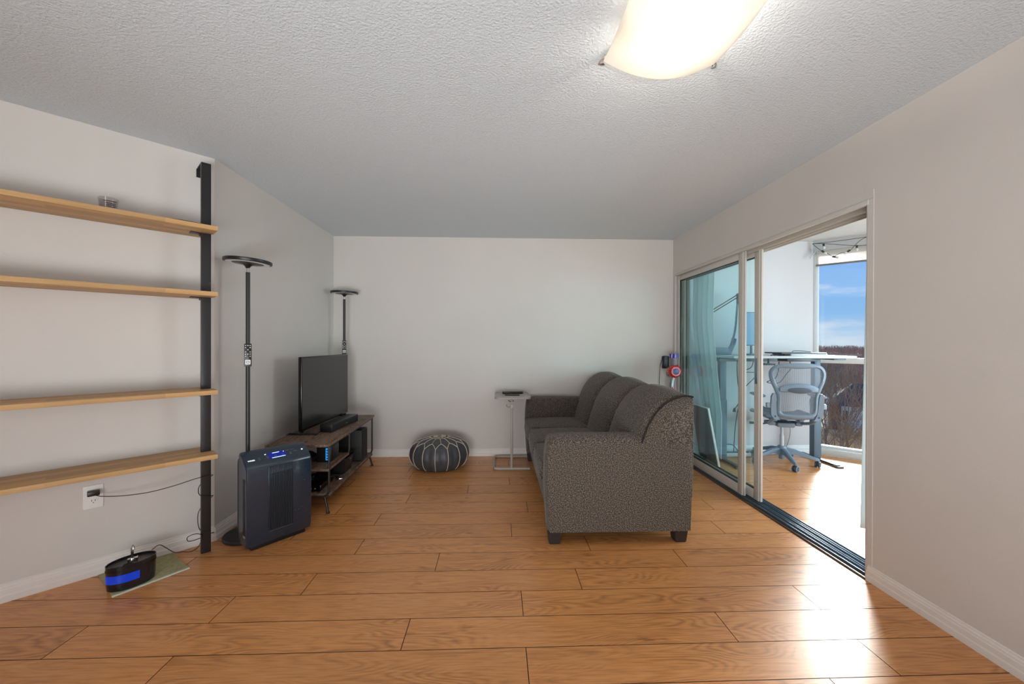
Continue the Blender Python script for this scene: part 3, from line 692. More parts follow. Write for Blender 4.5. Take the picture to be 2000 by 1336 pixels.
# in this frame +x is along the wall and the room lies towards +y
for px in (0.070, 1.52):
    bm = nb(); b2(bm, (px - 0.024, 0.128, 0.0), (px + 0.024, 0.154, 2.345), 0.0015); p = obj('post', bm, blk2, SH)
    bm = nb(); b2(bm, (px - 0.024, 0.005, 2.339), (px + 0.024, 0.150, 2.345)); b2(bm, (px - 0.024, 0.001, 2.295), (px + 0.024, 0.006, 2.345)); obj('wall_bracket', bm, blk2, p)
for zt, label in ((1.945, 0), (1.562, 0), (0.988, 0), (0.612, 0)):
    a, b_ = 0.050, 1.60; s0, s1 = 0.012, 0.285
    poly = [(a, s0), (b_, s0), (b_, s1), (0.037, s1), (0.037, 0.157), (0.096, 0.157), (0.096, 0.125), (a, 0.125)]
    bm = nb(); prism(bm, poly, -0.0125, 0.0125, 0.0015); o = obj('shelf_board', bm, shelf_m, SH, loc=(0, 0, zt - 0.0125))
    bm = nb(); b2(bm, (0.098, 0.11, -0.018), (0.145, 0.16, -0.0128), 0.001); b2(bm, (0.098, 0.13, -0.03), (0.102, 0.15, -0.0128)); obj('shelf_bracket', bm, blk2, o)
# glass candle cup on the top board
cc = dloc(0.485, 0.13)
CN = thing('candle_glass', 'small clear glass candle cup with dark lettering bands on the top shelf board', 'candle', (cc[0], cc[1], 1.9455))
bm = nb(); lathe(bm, [(0, 0.0), (0.030, 0.0), (0.0325, 0.004), (0.0405, 0.082), (0.0385, 0.082), (0.0305, 0.010), (0, 0.009)], 48); obj('glass_cup', bm, cup_glass, CN)
bm = nb()
Lm = mat('label_grey_band', (150, 146, 152), 0.5); Lk = mat('label_dark_band', (30, 28, 34), 0.5)
def band(bm, z0, z1, a0, a1, n=14):
    for i in range(n):
        q_ = []
        for a, z in ((a0 + (a1 - a0) * i / n, z0), (a0 + (a1 - a0) * (i + 1) / n, z0), (a0 + (a1 - a0) * (i + 1) / n, z1), (a0 + (a1 - a0) * i / n, z1)):
            r_ = 0.0325 + (z - 0.004) / 0.078 * 0.008 + 0.0006; q_.append(bm.verts.new((r_ * math.cos(a), r_ * math.sin(a), z)))
        bm.faces.new(q_)
band(bm, 0.060, 0.0635, R(-75), R(8))
for z in (0.048, 0.040, 0.032, 0.024, 0.016): band(bm, z, z + 0.0035, R(-68 + 6 * (z > .03)), R(2))
obj('printed_label', bm, Lk, CN)
bm = nb(); lathe(bm, [(0, 0.010), (0.029, 0.010), (0.030, 0.022), (0, 0.021)], 32); obj('wax', bm, mat('wax', (226, 208, 190), 0.5), CN)
# thin black cable lying on the top board
bm = nb(); tube(bm, [dloc(0.11, 0.268, 1.9475), dloc(0.16, 0.272, 1.9475), dloc(0.20, 0.262, 1.950), dloc(0.26, 0.255, 1.9475), dloc(0.30, 0.20, 1.9475)], 0.0028, 6, sm=5)
tag(obj('cable', bm, blk), 'short black cable lying near the post on the top shelf board', 'cable')

# ------------------------------------------------------------------ outlet on the diagonal wall
OU = thing('wall_outlet', 'white double wall outlet below the lowest shelf board', 'outlet', dloc(0.538, 0.0, 0.43), R(-135))
bm = nb(); prism(bm, rrect(0.078, 0.125, 0.006, 4), 0.0, 0.006, 0.002, M=Matrix.Rotation(R(-90), 4, 'X')); obj('cover_plate', bm, whitep, OU)
for dz in (0.024, -0.024):
    bm = nb(); prism(bm, rrect(0.034, 0.029, 0.0135, 6), 0.006, 0.0085, 0.0005, M=Matrix.Rotation(R(-90), 4, 'X')); s_ = obj('socket', bm, whitep, OU, loc=(0, 0, dz))
    for dx in (-0.0065, 0.0065):
        bm = nb(); b2(bm, (dx - 0.0012, 0.0082, 0.0), (dx + 0.0012, 0.0089, 0.009)); obj('socket_slot', bm, blk, s_)
    bm = nb(); cyl(bm, (0, 0.0082, -0.007), (0, 0.0089, -0.007), 0.0025, n=12); obj('socket_slot', bm, blk, s_)

# ------------------------------------------------------------------ pet fountain, mat, cord and adapter
mat_m = mat('woven_mat', (168, 160, 118), 0.9, noise=0.3, nscale=45, bump=0.5, bscale=90, stretch=(1, 5, 1))
matedge = mat('mat_binding', (206, 208, 190), 0.8)
MT = thing('floor_mat', 'small woven olive mat under the pet fountain by the diagonal wall', 'mat', dloc(0.345, 0.165, 0.0), R(-135 + 8))
bm = nb(); b2(bm, (-0.155, -0.165, 0.0008), (0.155, 0.152, 0.005), 0.001); obj('mat_body', bm, mat_m, MT)
bm = nb(); tube(bm, [(-0.155, 0.152, 0.004), (0.158, 0.152, 0.004)], 0, 8, flat=(0.010, 0.0042, (0, 0, 1))); obj('mat_binding', bm, matedge, MT)
fo_m = mat('fountain_dark_shell', (20, 22, 28), 0.16, coat=0.4)
fblue = mat('fountain_blue_glow', (8, 20, 80), 0.2, emit=(8, 70, 225), es=0.5)
fcx, fcy = -1.913, 2.172
FO = thing('pet_fountain', 'black oval pet water fountain with a blue lit band and chrome tap', 'pet fountain', (fcx, fcy, 0.0056), R(52))
FO.scale = (0.81, 0.81, 1.0)
SXo, SYo = 1.0, 0.66
bm = nb(); lathe(bm, [(0, 0), (0.108, 0.0), (0.116, 0.004), (0.119, 0.03), (0.122, 0.118), (0.1225, 0.125), (0.118, 0.126), (0.1155, 0.112), (0, 0.108)], 72, sx=SXo, sy=SYo); obj('fountain_tank', bm, fo_m, FO)
bm = nb()
for z in (0.098, 0.104): tube(bm, [(0.1222 * math.cos(a), 0.1222 * SYo * math.sin(a), z) for a in [2 * math.pi * i / 60 for i in range(60)]], 0.0011, 5, closed=True)
obj('tank_rim', bm, blkg, FO)
bm = nb(); lathe(bm, [(0, 0.1105), (0.05, 0.1105), (0.105, 0.1125), (0.113, 0.115), (0.1135, 0.110), (0, 0.107)], 60, sx=SXo, sy=SYo)
tray_ = obj('drinking_tray', bm, mat('tray_brown_black', (46, 40, 36), 0.25), FO)
bm = nb(); tube(bm, [(0.022 * math.cos(a) - 0.02, 0.013 * math.sin(a) - 0.018, 0.1125) for a in [2 * math.pi * i / 30 for i in range(30)]], 0.002, 6, closed=True); obj('drain_ring', bm, blkg, tray_)
bm = nb()
n = 26; a0, a1 = R(-178), R(-78)
for i in range(n):
    q_ = []
    for a, z in ((a0 + (a1 - a0) * i / n, 0.042), (a0 + (a1 - a0) * (i + 1) / n, 0.042), (a0 + (a1 - a0) * (i + 1) / n, 0.083), (a0 + (a1 - a0) * i / n, 0.083)):
        r_ = 0.1213; q_.append(bm.verts.new((r_ * math.cos(a), r_ * SYo * math.sin(a), z)))
    bm.faces.new(q_)
obj('lit_window', bm, fblue, FO, recalc=False)
bm = nb(); tube(bm, [(0, 0, 0.112), (0, 0, 0.160), (0.0, -0.002, 0.178), (0, -0.012, 0.188), (0, -0.024, 0.186), (0, -0.031, 0.174)], [0.0085, 0.0085, 0.0085, 0.0085, 0.008, 0.007] and 0.0078, 14, sm=4); tp = obj('tap', bm, chrome, FO, loc=(0.008, 0.025, 0))
bm = nb(); cyl(bm, (0, 0, 0.111), (0, 0, 0.124), 0.016, 0.012, 20); cyl(bm, (-0.022, 0.004, 0.119), (0.024, -0.004, 0.119), 0.0075, n=14); cyl(bm, (0.024, -0.004, 0.119), (0.027, -0.0045, 0.119), 0.0105, n=14); obj('tap_base', bm, chrome, tp)
# adapter plugged in the outlet, cord wrapped round the shelf post, down to the fountain
AD = thing('power_adapter', 'black plug adapter in the upper socket with a thin cord round the shelf post', 'power adapter', dloc(0.538, 0.009, 0.455), R(-135))
bm = nb(); b2(bm, (-0.024, 0.001, -0.013), (0.024, 0.036, 0.013), 0.004); obj('adapter_body', bm, blk, AD)
bm = nb(); AL = lambda t, s, z: (t - 0.538, s - 0.009, z - 0.455)
pts = [AL(0.53, 0.040, 0.444), AL(0.50, 0.060, 0.435), AL(0.42, 0.09, 0.425), AL(0.32, 0.12, 0.425), AL(0.22, 0.145, 0.44), AL(0.13, 0.163, 0.46), AL(0.07, 0.162, 0.465), AL(0.039, 0.148, 0.462), AL(0.036, 0.13, 0.452), AL(0.06, 0.120, 0.44),
       AL(0.099, 0.125, 0.40), AL(0.103, 0.155, 0.36), AL(0.07, 0.163, 0.345), AL(0.038, 0.150, 0.335), AL(0.038, 0.126, 0.32), AL(0.10, 0.122, 0.25), AL(0.100, 0.128, 0.15), AL(0.07, 0.162, 0.125), AL(0.035, 0.160, 0.11), AL(0.036, 0.126, 0.10),
       AL(0.10, 0.122, 0.085), AL(0.15, 0.13, 0.09), AL(0.155, 0.14, 0.12), AL(0.12, 0.165, 0.135), AL(0.09, 0.160, 0.11), AL(0.10, 0.12, 0.04), AL(0.13, 0.09, 0.008), AL(0.17, 0.07, 0.006), AL(0.21, 0.09, 0.012), AL(0.25, 0.12, 0.03)]
pts2 = pts[:-3] + [AL(0.17, 0.06, 0.010), AL(0.21, 0.08, 0.03), AL(0.25, 0.12, 0.085), AL(0.285, 0.17, 0.132), AL(0.32, 0.215, 0.134)]
tube(bm, pts2, 0.0022, 6, sm=6); obj('cord', bm, blk, AD)

# ------------------------------------------------------------------ torchiere floor lamps with their remotes
def floor_lamp(label, loc, rlabel, tilt, rz):
    T = thing('floor_lamp', label, 'floor lamp', loc, rz, group='black disc floor lamps')
    bm = nb(); lathe(bm, [(0, 0.001), (0.136, 0.001), (0.139, 0.006), (0.139, 0.018), (0.134, 0.024), (0.02, 0.026), (0.018, 0.034), (0, 0.034)], 56); obj('base', bm, blk2, T)
    bm = nb(); tube(bm, [(0, 0, 0.03), (0, 0, 0.95), (0, 0, 1.725)], 0.0125, 16); obj('pole', bm, blk2, T)
    bm = nb(); cyl(bm, (0, 0, 1.72), (0, 0, 1.752), 0.009, n=16); obj('pole_joint', bm, chrome, T)
    hd = nb(); lathe(hd, [(0, -0.035), (0.010, -0.034), (0.016, -0.022), (0.030, -0.010), (0.055, -0.004), (0.088, -0.001), (0.128, -0.002), (0.136, 0.0), (0.138, 0.004), (0.138, 0.018), (0.133, 0.021), (0, 0.021)], 64)
    h_ = obj('lamp_head', hd, blk, T, loc=(0, 0, 1.785), rot=tilt)
    bm = nb(); lathe(bm, [(0.090, -0.0020), (0.124, -0.0032), (0.124, -0.001), (0.090, 0.0)], 64); obj('underside_ring', bm, whited, h_)
    bm = nb(); lathe(bm, [(0.0, 0.0225), (0.125, 0.0225), (0.126, 0.020), (0, 0.020)], 64); obj('light_panel', bm, whited, h_)
    return T
def lamp_remote(lamp, label, z, ang):
    l_ = lamp.location; a = R(ang); n_ = Vector((math.sin(a), -math.cos(a), 0))
    r = thing('remote_control', label, 'remote control', (l_.x + n_.x * 0.0135, l_.y + n_.y * 0.0135, z), 0, group='remotes clipped to the floor lamps')
    r.rotation_euler = Euler((R(90), 0, a), 'XYZ')
    bm = nb(); prism(bm, rrect(0.041, 0.148, 0.004, 4), 0, 0.010, 0.0015); obj('remote_body', bm, blk, r)
    for i in range(6):
        for j in (-1, 0, 1):
            if (i + j) % 2 == 0 or j: 
                if (i % 2 == 1 and j) or (i % 2 == 0 and (j == 0 or i in (0, 4))):
                    bm = nb(); cyl(bm, (j * 0.0125, 0.062 - i * 0.014, 0.0095), (j * 0.0125, 0.062 - i * 0.014, 0.0112), 0.0032, n=8); obj('button', bm, whited, r)
    bm = nb(); prism(bm, rrect(0.029, 0.030, 0.002, 3, cy=-0.046), 0.0098, 0.0106); s_ = obj('remote_sticker', bm, whitep, r)
    bm = nb(); prism(bm, rrect(0.017, 0.017, 0.002, 3, cy=-0.046), 0.0106, 0.0110); obj('sticker_mark', bm, gry, s_)
    bm = nb(); prism(bm, rrect(0.009, 0.009, 0.001, 2, cy=-0.046), 0.0110, 0.0113); obj('sticker_mark', bm, whitep, s_)
LA = floor_lamp('tall black disc floor lamp at the protruding wall corner beside the air purifier', (-1.632, 2.690, 0), '', (R(0), R(3.2), 0), 0)
LB = floor_lamp('tall black disc floor lamp in the back corner behind the television', (-1.628, 4.335, 0), '', (0, R(1), 0), 0)
lamp_remote(LA, 'black remote control clipped to the pole of the near floor lamp', 1.185, 31)
lamp_remote(LB, 'black remote control clipped to the far floor lamp, just above the television', 1.215, 20)

# ------------------------------------------------------------------ air purifier
pur = mat('black_plastic_blue_reflection', (20, 40, 56), 0.24, coat=0.3, noise=0.04, nscale=60, spec=0.8)  # blue of the reflected daylight is put into the base colour
purs = mat('purifier_side_plastic', (44, 41, 40), 0.42)
glow = mat('display_glow', (160, 190, 255), 0.4, emit=(170, 195, 255), es=1.6)
glowb = mat('display_blue', (10, 20, 90), 0.3, emit=(10, 30, 190), es=0.35)
ledw = mat('indicator_white', (235, 235, 240), 0.4, emit=(240, 240, 245), es=0.9)
AP = thing('air_purifier', 'dark upright air purifier with slatted front grille and lit control panel', 'air purifier', (-1.495, 2.452, 0), R(50))
WP = 0.385
# front shell: profile in (y, z), extruded across x
shell = [(0.012, 0.028), (0.002, 0.05), (-0.002, 0.20), (-0.003, 0.35), (0.0, 0.490), (0.004, 0.507), (0.012, 0.519), (0.030, 0.532), (0.075, 0.566), (0.100, 0.583), (0.118, 0.588), (0.130, 0.582), (0.132, 0.50), (0.132, 0.028)]
def shellrings(ws):
    out = []
    for x, k in ws: out.append([(x, 0.066 + (y - 0.066) * (1 - k), 0.30 + (z - 0.30) * (1 - k * .35)) for y, z in shell])
    return out
bm = loft(shellrings([(0.0, 0.10), (0.004, 0.03), (0.012, 0.0), (WP - 0.012, 0.0), (WP - 0.004, 0.03), (WP, 0.10)])); obj('front_shell', bm, pur, AP, ang=0.45)
bm = nb(); prism(bm, [(y, z) for y, z in ((0.125, 0.03), (0.125, 0.545), (0.17, 0.545), (0.19, 0.53), (0.197, 0.50), (0.197, 0.05), (0.185, 0.03))], 0.014, WP - 0.014, 0.006, M=Matrix(((0, 0, 1, 0), (1, 0, 0, 0), (0, 1, 0, 0), (0, 0, 0, 1)))); obj('rear_housing', bm, purs, AP)
bm = nb(); b2(bm, (0.03, 0.02, 0.0), (WP - 0.03, 0.17, 0.035), 0.006); obj('foot', bm, blk, AP)
bm = nb(); b2(bm, (-0.0012, 0.020, 0.10), (0.006, 0.060, 0.44), 0.002); obj('side_intake', bm, blk, AP)
bm = nb(); b2(bm, (-0.002, 0.024, 0.085), (0.004, 0.056, 0.10), 0.002); obj('intake_catch', bm, gry, AP)
gx0, gx1 = 0.122, 0.262
bm = nb(); b2(bm, (gx0, -0.0052, 0.100), (gx1, 0.010, 0.452)); gr_ = obj('grille', bm, mat('grille_black', (4, 4, 5), 0.7), AP)
for i in range(15):
    x = gx0 + (gx1 - gx0) * i / 14
    bm = nb(); b2(bm, (x - 0.0019, -0.0080, 0.100), (x + 0.0019, 0.004, 0.496), 0.0005); obj('slat', bm, pur, gr_)
for i in range(22):
    x = gx0 + 0.003 + (gx1 - gx0 - 0.006) * i / 21
    bm = nb(); cyl(bm, (x, -0.0045, 0.094), (x, -0.0054, 0.094), 0.0013, n=6); obj('dot', bm, gry, gr_)
# sloping control panel
sl = math.atan2(0.566 - 0.532, 0.075 - 0.030)
def onp(x, d): return (x, 0.030 + math.cos(sl) * d, 0.532 + math.sin(sl) * d + 0.0009)
CPR = (sl, 0, 0)
bm = nb(); prism(bm, rrect(0.10, 0.048, 0.006, 4), 0, 0.0006); cp = obj('display', bm, glowb, AP, loc=onp(0.19, 0.026), rot=CPR)
bm = nb(); prism(bm, rrect(0.080, 0.0042, 0.002, 3), 0, 0.0008); obj('display_bar', bm, glow, cp, loc=(0.004, -0.020, 0.0006))
bm = nb(); prism(bm, rrect(0.042, 0.0042, 0.002, 3), 0, 0.0008); obj('display_bar', bm, glow, cp, loc=(-0.004, 0.018, 0.0006))
for i, x in enumerate((0.085, 0.132, 0.178, 0.222, 0.268)):
    bm = nb(); tube(bm, [(0.0058 * math.cos(a), 0.0058 * math.sin(a), 0.0008) for a in [2 * math.pi * k / 20 for k in range(20)]], 0.0007, 5, closed=True)
    b_ = obj('touch_button', bm, gry, AP, loc=onp(x, 0.022), rot=CPR)
    bm = nb(); prism(bm, rrect(0.014, 0.0018, 0.0008, 2), 0, 0.0006); obj('button_caption', bm, gry, b_, loc=(0, -0.011, 0))
bm = nb(); cyl(bm, (0, 0, 0), (0, 0, 0.001), 0.0055, n=20); obj('power_button', bm, ledw, AP, loc=onp(0.345, 0.030), rot=CPR)
bm = nb(); cyl(bm, (0, 0, 0), (0, 0, 0.001), 0.0028, n=14); obj('indicator', bm, ledw, AP, loc=onp(0.232, 0.042), rot=CPR)
bm = nb(); prism(bm, rrect(0.009, 0.005, 0.0012, 2), 0, 0.001); obj('indicator', bm, ledw, AP, loc=onp(0.125, 0.044), rot=CPR)
text('maker_logo', 'WINIX', 0.0125, ledw, AP, onp(0.040, 0.012), CPR, bold=True)
for x, d, wd in ((0.30, 0.028, 0.02), (0.285, 0.044, 0.022), (0.255, 0.044, 0.02), (0.362, 0.044, 0.012)):
    bm = nb(); prism(bm, rrect(wd, 0.0016, 0.0007, 2), 0, 0.0006); obj('button_caption', bm, gry, AP, loc=onp(x, d), rot=CPR)
# dust and scuff specks on the front
rs = random.Random(5)
bm = nb()
for k in range(12):
    x = rs.uniform(0.28, 0.37); z = rs.uniform(0.1, 0.45); bx(bm, (x, -0.0034, z), (rs.uniform(.001, .003), 0.0008, rs.uniform(.001, .004)))
o = obj('scuff_specks', bm, gry, AP); o['kind'] = 'stuff'

# ------------------------------------------------------------------ television stand and what is on it
TS = thing('tv_stand', 'low television stand with grey oak boards and a black tube frame', 'tv stand', (-1.463, 2.985, 0), R(1.6))
TL = 1.22; TW = 0.225
def board(name, x0, x1, y0, y1, z0, z1):
    bm = nb(); b2(bm, (x0, y0, z0), (x1, y1, z1), 0.002); return obj(name, bm, stand_m, TS)
board('top_board', -TW, TW, 0, TL, 0.498, 0.518); board('bottom_shelf', -TW + .012, TW - .008, 0.05, TL - 0.05, 0.124, 0.142)
board('middle_shelf', -TW + .012, TW - .008, 0.02, 0.475, 0.314, 0.332)
for y in (0.045, TL - 0.045):
    bm = nb(); x_ = TW - 0.012; r_ = 0.045; z_ = 0.116
    tube(bm, [(-x_, y, 0.496), (-x_, y, z_ + r_), (-x_ + r_ * .3, y, z_ + r_ * .3), (-x_ + r_, y, z_), (x_ - r_, y, z_), (x_ - r_ * .3, y, z_ + r_ * .3), (x_, y, z_ + r_), (x_, y, 0.496)], 0.0085, 10); obj('end_frame', bm, blk2, TS)
    for sx in (-1, 1):
        bm = nb(); cyl(bm, (sx * (x_ - 0.03), y, 0.118), (sx * (x_ - 0.002), y + (0.012 if y > .5 else -0.012), 0.008), 0.0085, n=12); cyl(bm, (sx * (x_ - 0.002), y + (0.012 if y > .5 else -0.012), 0.0), (sx * (x_ - 0.002), y + (0.012 if y > .5 else -0.012), 0.012), 0.013, n=14); obj('leg', bm, blk2, TS)
bm = nb(); y = 0.485
tube(bm, [(-TW + .012, y, 0.496), (-TW + .012, y, 0.35), (-TW + .025, y, 0.318), (-TW + .05, y, 0.306), (TW - .05, y, 0.306), (TW - .025, y, 0.318), (TW - .012, y, 0.35), (TW - .012, y, 0.496)], 0.0085, 10); obj('middle_frame', bm, blk2, TS)
bm = nb()
for z in (0.490, 0.118):
    for sx in (-1, 1): tube(bm, [(sx * (TW - 0.014), 0.045, z), (sx * (TW - 0.014), TL - 0.045, z)], 0.0075, 8)
obj('side_rails', bm, blk2, TS)
def onts(x, y, z): v = Matrix.Rotation(R(1.6), 4, 'Z') @ Vector((x, y, z)); return (v.x - 1.463, v.y + 2.985, z)
# television
scr = mat('tv_screen', (44, 44, 45), 0.22, spec=0.5)
TV = thing('television', 'flat screen television, switched off, on the tv stand', 'television', (-1.574, 3.245, 0.519), R(-2.0))
bm = nb(); b2(bm, (-0.026, 0.04, 0.028), (0.0, 0.955, 0.630), 0.004); tube(bm, [(-0.028, 0.15, 0.33), (-0.028, 0.85, 0.33)], 0, 12, flat=(0.02, 0.2, (0, 0, 1))); obj('tv_housing', bm, blkg, TV)
bm = nb(); b2(bm, (-0.001, 0.052, 0.044), (0.0012, 0.943, 0.618)); obj('screen', bm, scr, TV)
for y in (0.075, 0.915):
    bm = nb(); b2(bm, (-0.12, y - 0.016, 0.0), (0.115, y + 0.016, 0.013), 0.004); b2(bm, (-0.025, y - 0.012, 0.010), (-0.004, y + 0.012, 0.07), 0.003); obj('tv_foot', bm, blk, TV)
# soundbar
SB = thing('soundbar', 'compact black soundbar in front of the television', 'soundbar', (-1.425, 3.395, 0.5185), R(-5))
bm = nb(); b2(bm, (-0.052, 0.0, 0.0), (0.052, 0.50, 0.066), 0.005); obj('soundbar_body', bm, blk, SB)
bm = nb(); b2(bm, (0.0512, 0.006, 0.006), (0.0530, 0.494, 0.060), 0.001); g_ = obj('speaker_grille', bm, mat('speaker_mesh', (26, 27, 29), 0.8, bump=0.5, bscale=900), SB)
text('soundbar_logo', 'BOSE', 0.010, gry, SB, (0.0534, 0.265, 0.026), (R(90), 0, R(90)), bold=True)
bm = nb(); tube(bm, [(-1.47, 3.39, 0.524), (-1.50, 3.34, 0.522), (-1.56, 3.33, 0.521), (-1.62, 3.36, 0.521), (-1.70, 3.30, 0.521)], 0.003, 6, sm=5); tag(obj('audio_cable', bm, blk), 'thin black cable running from the soundbar across the tv stand top', 'cable')
# console in the upper bay with a blue lit strip
CO = thing('game_console', 'black box with a blue lit strip on the middle shelf of the tv stand', 'game console', onts(0.115, 0.20, 0.3325), R(1.6))
bm = nb(); b2(bm, (-0.055, 0.0, 0.0), (0.055, 0.17, 0.118), 0.005); obj('console_body', bm, blk, CO)
bm = nb(); b2(bm, (0.014, -0.0016, 0.014), (0.036, 0.001, 0.108), 0.0006); st_ = obj('light_strip', bm, mat('cyan_led', (40, 130, 190), 0.4, emit=(40, 150, 225), es=0.9), CO)
for i in range(4):
    bm = nb(); cyl(bm, (0.025, -0.0016, 0.028 + i * 0.021), (0.025, -0.0026, 0.028 + i * 0.021), 0.0055, n=12); obj('strip_button', bm, mat('led_button_blue', (20, 84, 150), 0.4), st_)
SP = thing('router', 'black rounded device at the near left of the middle shelf', 'router', onts(-0.07, 0.13, 0.3325), R(1.6))
bm = nb(); lathe(bm, [(0, 0), (0.045, 0), (0.055, 0.01), (0.055, 0.085), (0.045, 0.10), (0, 0.102)], 36); obj('router_body', bm, blk, SP)
bm = nb(); lathe(bm, [(0.0555, 0.06), (0.0562, 0.06), (0.0562, 0.066), (0.0555, 0.066)], 36); obj('router_ring', bm, gry, SP)
SW_ = thing('controller', 'dark game controller lying at the far left of the middle shelf', 'controller', onts(-0.10, 0.33, 0.3325), R(30))
bm = nb(); tube(bm, [(-0.07, -0.04, 0.02), (-0.055, 0.01, 0.026), (0, 0.02, 0.026), (0.055, 0.01, 0.026), (0.07, -0.04, 0.02)], 0, 12, sm=4, flat=(0.026, 0.02, (0, 0, 1))); obj('controller_body', bm, blk, SW_)
for sx in (-1, 1): bm = nb(); cyl(bm, (sx * 0.025, 0.008, 0.044), (sx * 0.025, 0.008, 0.056), 0.008, n=14); obj('thumb_stick', bm, gry, SW_)
# lower shelf: receiver, media player, basket, subwoofer
RC = thing('media_receiver', 'glossy black media receiver on the bottom shelf near the front end', 'media receiver', onts(-0.02, 0.075, 0.1425), R(1.6))
bm = nb(); b2(bm, (-0.16, 0.0, 0.006), (0.16, 0.26, 0.052), 0.004)
for sx in (-0.13, 0.13):
    for sy in (0.03, 0.23): cyl(bm, (sx, sy, 0), (sx, sy, 0.008), 0.012, n=12)
obj('receiver_body', bm, blkg, RC)
bm = nb(); b2(bm, (-0.13, -0.0015, 0.022), (-0.04, 0.001, 0.034)); obj('receiver_display', bm, gry, RC)
for i in range(3): bm = nb(); cyl(bm, (0.06 + i * .03, -0.002, 0.028), (0.06 + i * .03, 0.001, 0.028), 0.006, n=12); obj('receiver_button', bm, gry, RC)
PL = thing('disc_player', 'smaller black disc player stacked on the media receiver', 'disc player', onts(-0.05, 0.10, 0.1955), R(5))
bm = nb(); b2(bm, (-0.12, 0.0, 0.0), (0.10, 0.20, 0.040), 0.008); obj('player_body', bm, blkg, PL)
bm = nb(); b2(bm, (-0.09, -0.001, 0.018), (0.03, 0.001, 0.022)); obj('disc_slot', bm, gry, PL)
bm = nb()
rs = random.Random(11)
pts = [onts(0.16 + 0.03 * math.sin(i * 1.7), 0.30 + 0.03 * i * 0.45 + 0.02 * math.cos(i * 2.3), 0.150 + 0.018 * abs(math.sin(i * 1.1))) for i in range(9)]
tube(bm, pts, 0.0035, 6, sm=6); tag(obj('cable_bundle', bm, blk), 'tangled black cables lying on the bottom shelf before the basket', 'cable')
bm = nb(); b2(bm, (-0.018, -0.008, 0), (0.018, 0.008, 0.010), 0.002); o = obj('cable_connector', bm, chrome, loc=onts(0.185, 0.36, 0.1425), rot=(0, 0, R(20))); tag(o, 'small silver cable connector at the edge of the bottom shelf', 'connector')
BK = thing('storage_basket', 'black plastic basket holding dark odds and ends on the bottom shelf', 'basket', onts(0.04, 0.46, 0.1425), R(1.6))
bm = nb()
def basketring(z, k, t=0): return [(x * k, y * k + 0.125, z) for x, y in rrect(0.30 - t, 0.235 - t, 0.03, 5)]
R0 = [basketring(0.0, 0.86), basketring(0.12, 0.985), basketring(0.128, 1.03), basketring(0.134, 1.03), basketring(0.134, 0.99, .0), basketring(0.125, 0.96), basketring(0.006, 0.84)]
bmk = loft(R0); obj('basket_body', bmk, mat('basket_black', (26, 26, 27), 0.55, bump=0.3, bscale=160), BK)
bm = nb(); b2(bm, (0.142, 0.085, 0.094), (0.1485, 0.165, 0.110), 0.003); obj('handle_slot', bm, blkg, BK)
for i, (x, y, r_) in enumerate(((-0.03, 0.08, 0.035), (0.05, 0.15, 0.032), (-0.05, 0.18, 0.04))):
    bm = nb(); lathe(bm, [(0, -r_ * .6), (r_ * .8, -r_ * .5), (r_, 0), (r_ * .8, r_ * .5), (0, r_ * .6)], 24)
    v = onts(0.04 + x, 0.46 + y, 0.1425 + 0.085 + r_ * .62 + 0.02); tag(obj('headphone_cup', bm, blk, loc=v), ('round dark item nearest the front end in the black basket', 'round dark item closest to the room side in the black basket', 'round dark item deepest in the black basket')[i], 'accessory')
bm = nb(); b2(bm, (-0.10, 0.045, 0.008), (0.10, 0.20, 0.085), 0.02); o = obj('cloth_pouch', bm, mat('dark_cloth', (20, 20, 21), 0.9), loc=onts(0.04, 0.46, 0.1425)); o.rotation_euler = (0, 0, R(1.6)); tag(o, 'dark cloth pouch filling the bottom of the black basket', 'pouch')
SBW = thing('subwoofer', 'tall black subwoofer at the far end of the bottom shelf', 'subwoofer', onts(0.06, 0.855, 0.1425), R(1.6))
bm = nb(); b2(bm, (-0.20, 0.0, 0.008), (0.147, 0.17, 0.292), 0.004)
for sx in (-.16, .1):
    for sy in (.03, .14): cyl(bm, (sx, sy, 0), (sx, sy, .01), .01, n=10)
obj('subwoofer_body', bm, mat('subwoofer_vinyl', (30, 29, 29), 0.55), SBW)
bm = nb(); b2(bm, (0.1468, 0.012, 0.018), (0.152, 0.158, 0.282), 0.003); obj('speaker_grille', bm, MATS['speaker_mesh'], SBW)

# ------------------------------------------------------------------ cordless vacuum in its wall dock
redp = mat('red_plastic', (186, 26, 34), 0.25, coat=0.5); purp = mat('purple_plastic', (62, 44, 150), 0.25, coat=0.4); binm = mat('smoky_clear_bin', (128, 126, 132), 0.15); blup = mat('blue_grey_filter', (66, 92, 140), 0.3)
VD = thing('vacuum_dock', 'dark wall dock and battery holder behind the red cordless vacuum', 'vacuum dock', (1.885, YB, 1.06))
bm = nb(); b2(bm, (-0.020, -0.018, -0.08), (0.06, -0.001, 0.06), 0.004); obj('dock_plate', bm, blk, VD)
bm = nb(); b2(bm, (-0.010, -0.06, -0.055), (0.026, -0.018, 0.065), 0.006); obj('battery_holder', bm, mat('slate_plastic', (58, 66, 84), 0.35), VD)
bm = nb(); tube(bm, [(-0.012, -0.02, 0.04), (-0.03, -0.015, 0.0), (-0.045, -0.012, -0.10), (-0.05, -0.012, -0.30), (-0.045, -0.012, -0.6), (-0.05, -0.03, -0.9), (-0.12, -0.03, -1.052)], 0.0028, 6, sm=6); obj('dock_cord', bm, blk, VD)
VC = thing('cordless_vacuum', 'red and purple cordless vacuum cleaner hanging in the back corner behind the sofa', 'vacuum cleaner', (1.905, 4.275, 0.964))
bm = nb()
for k, (dx, dy) in enumerate(((-0.028, 0.0), (0.026, 0.0), (0.0, 0.03), (0, -0.022))): cyl(bm, (dx + .0, dy, 0.140), (dx * 0.9, dy, 0.188), 0.021, 0.024, 16)
obj('cyclones', bm, purp, VC)
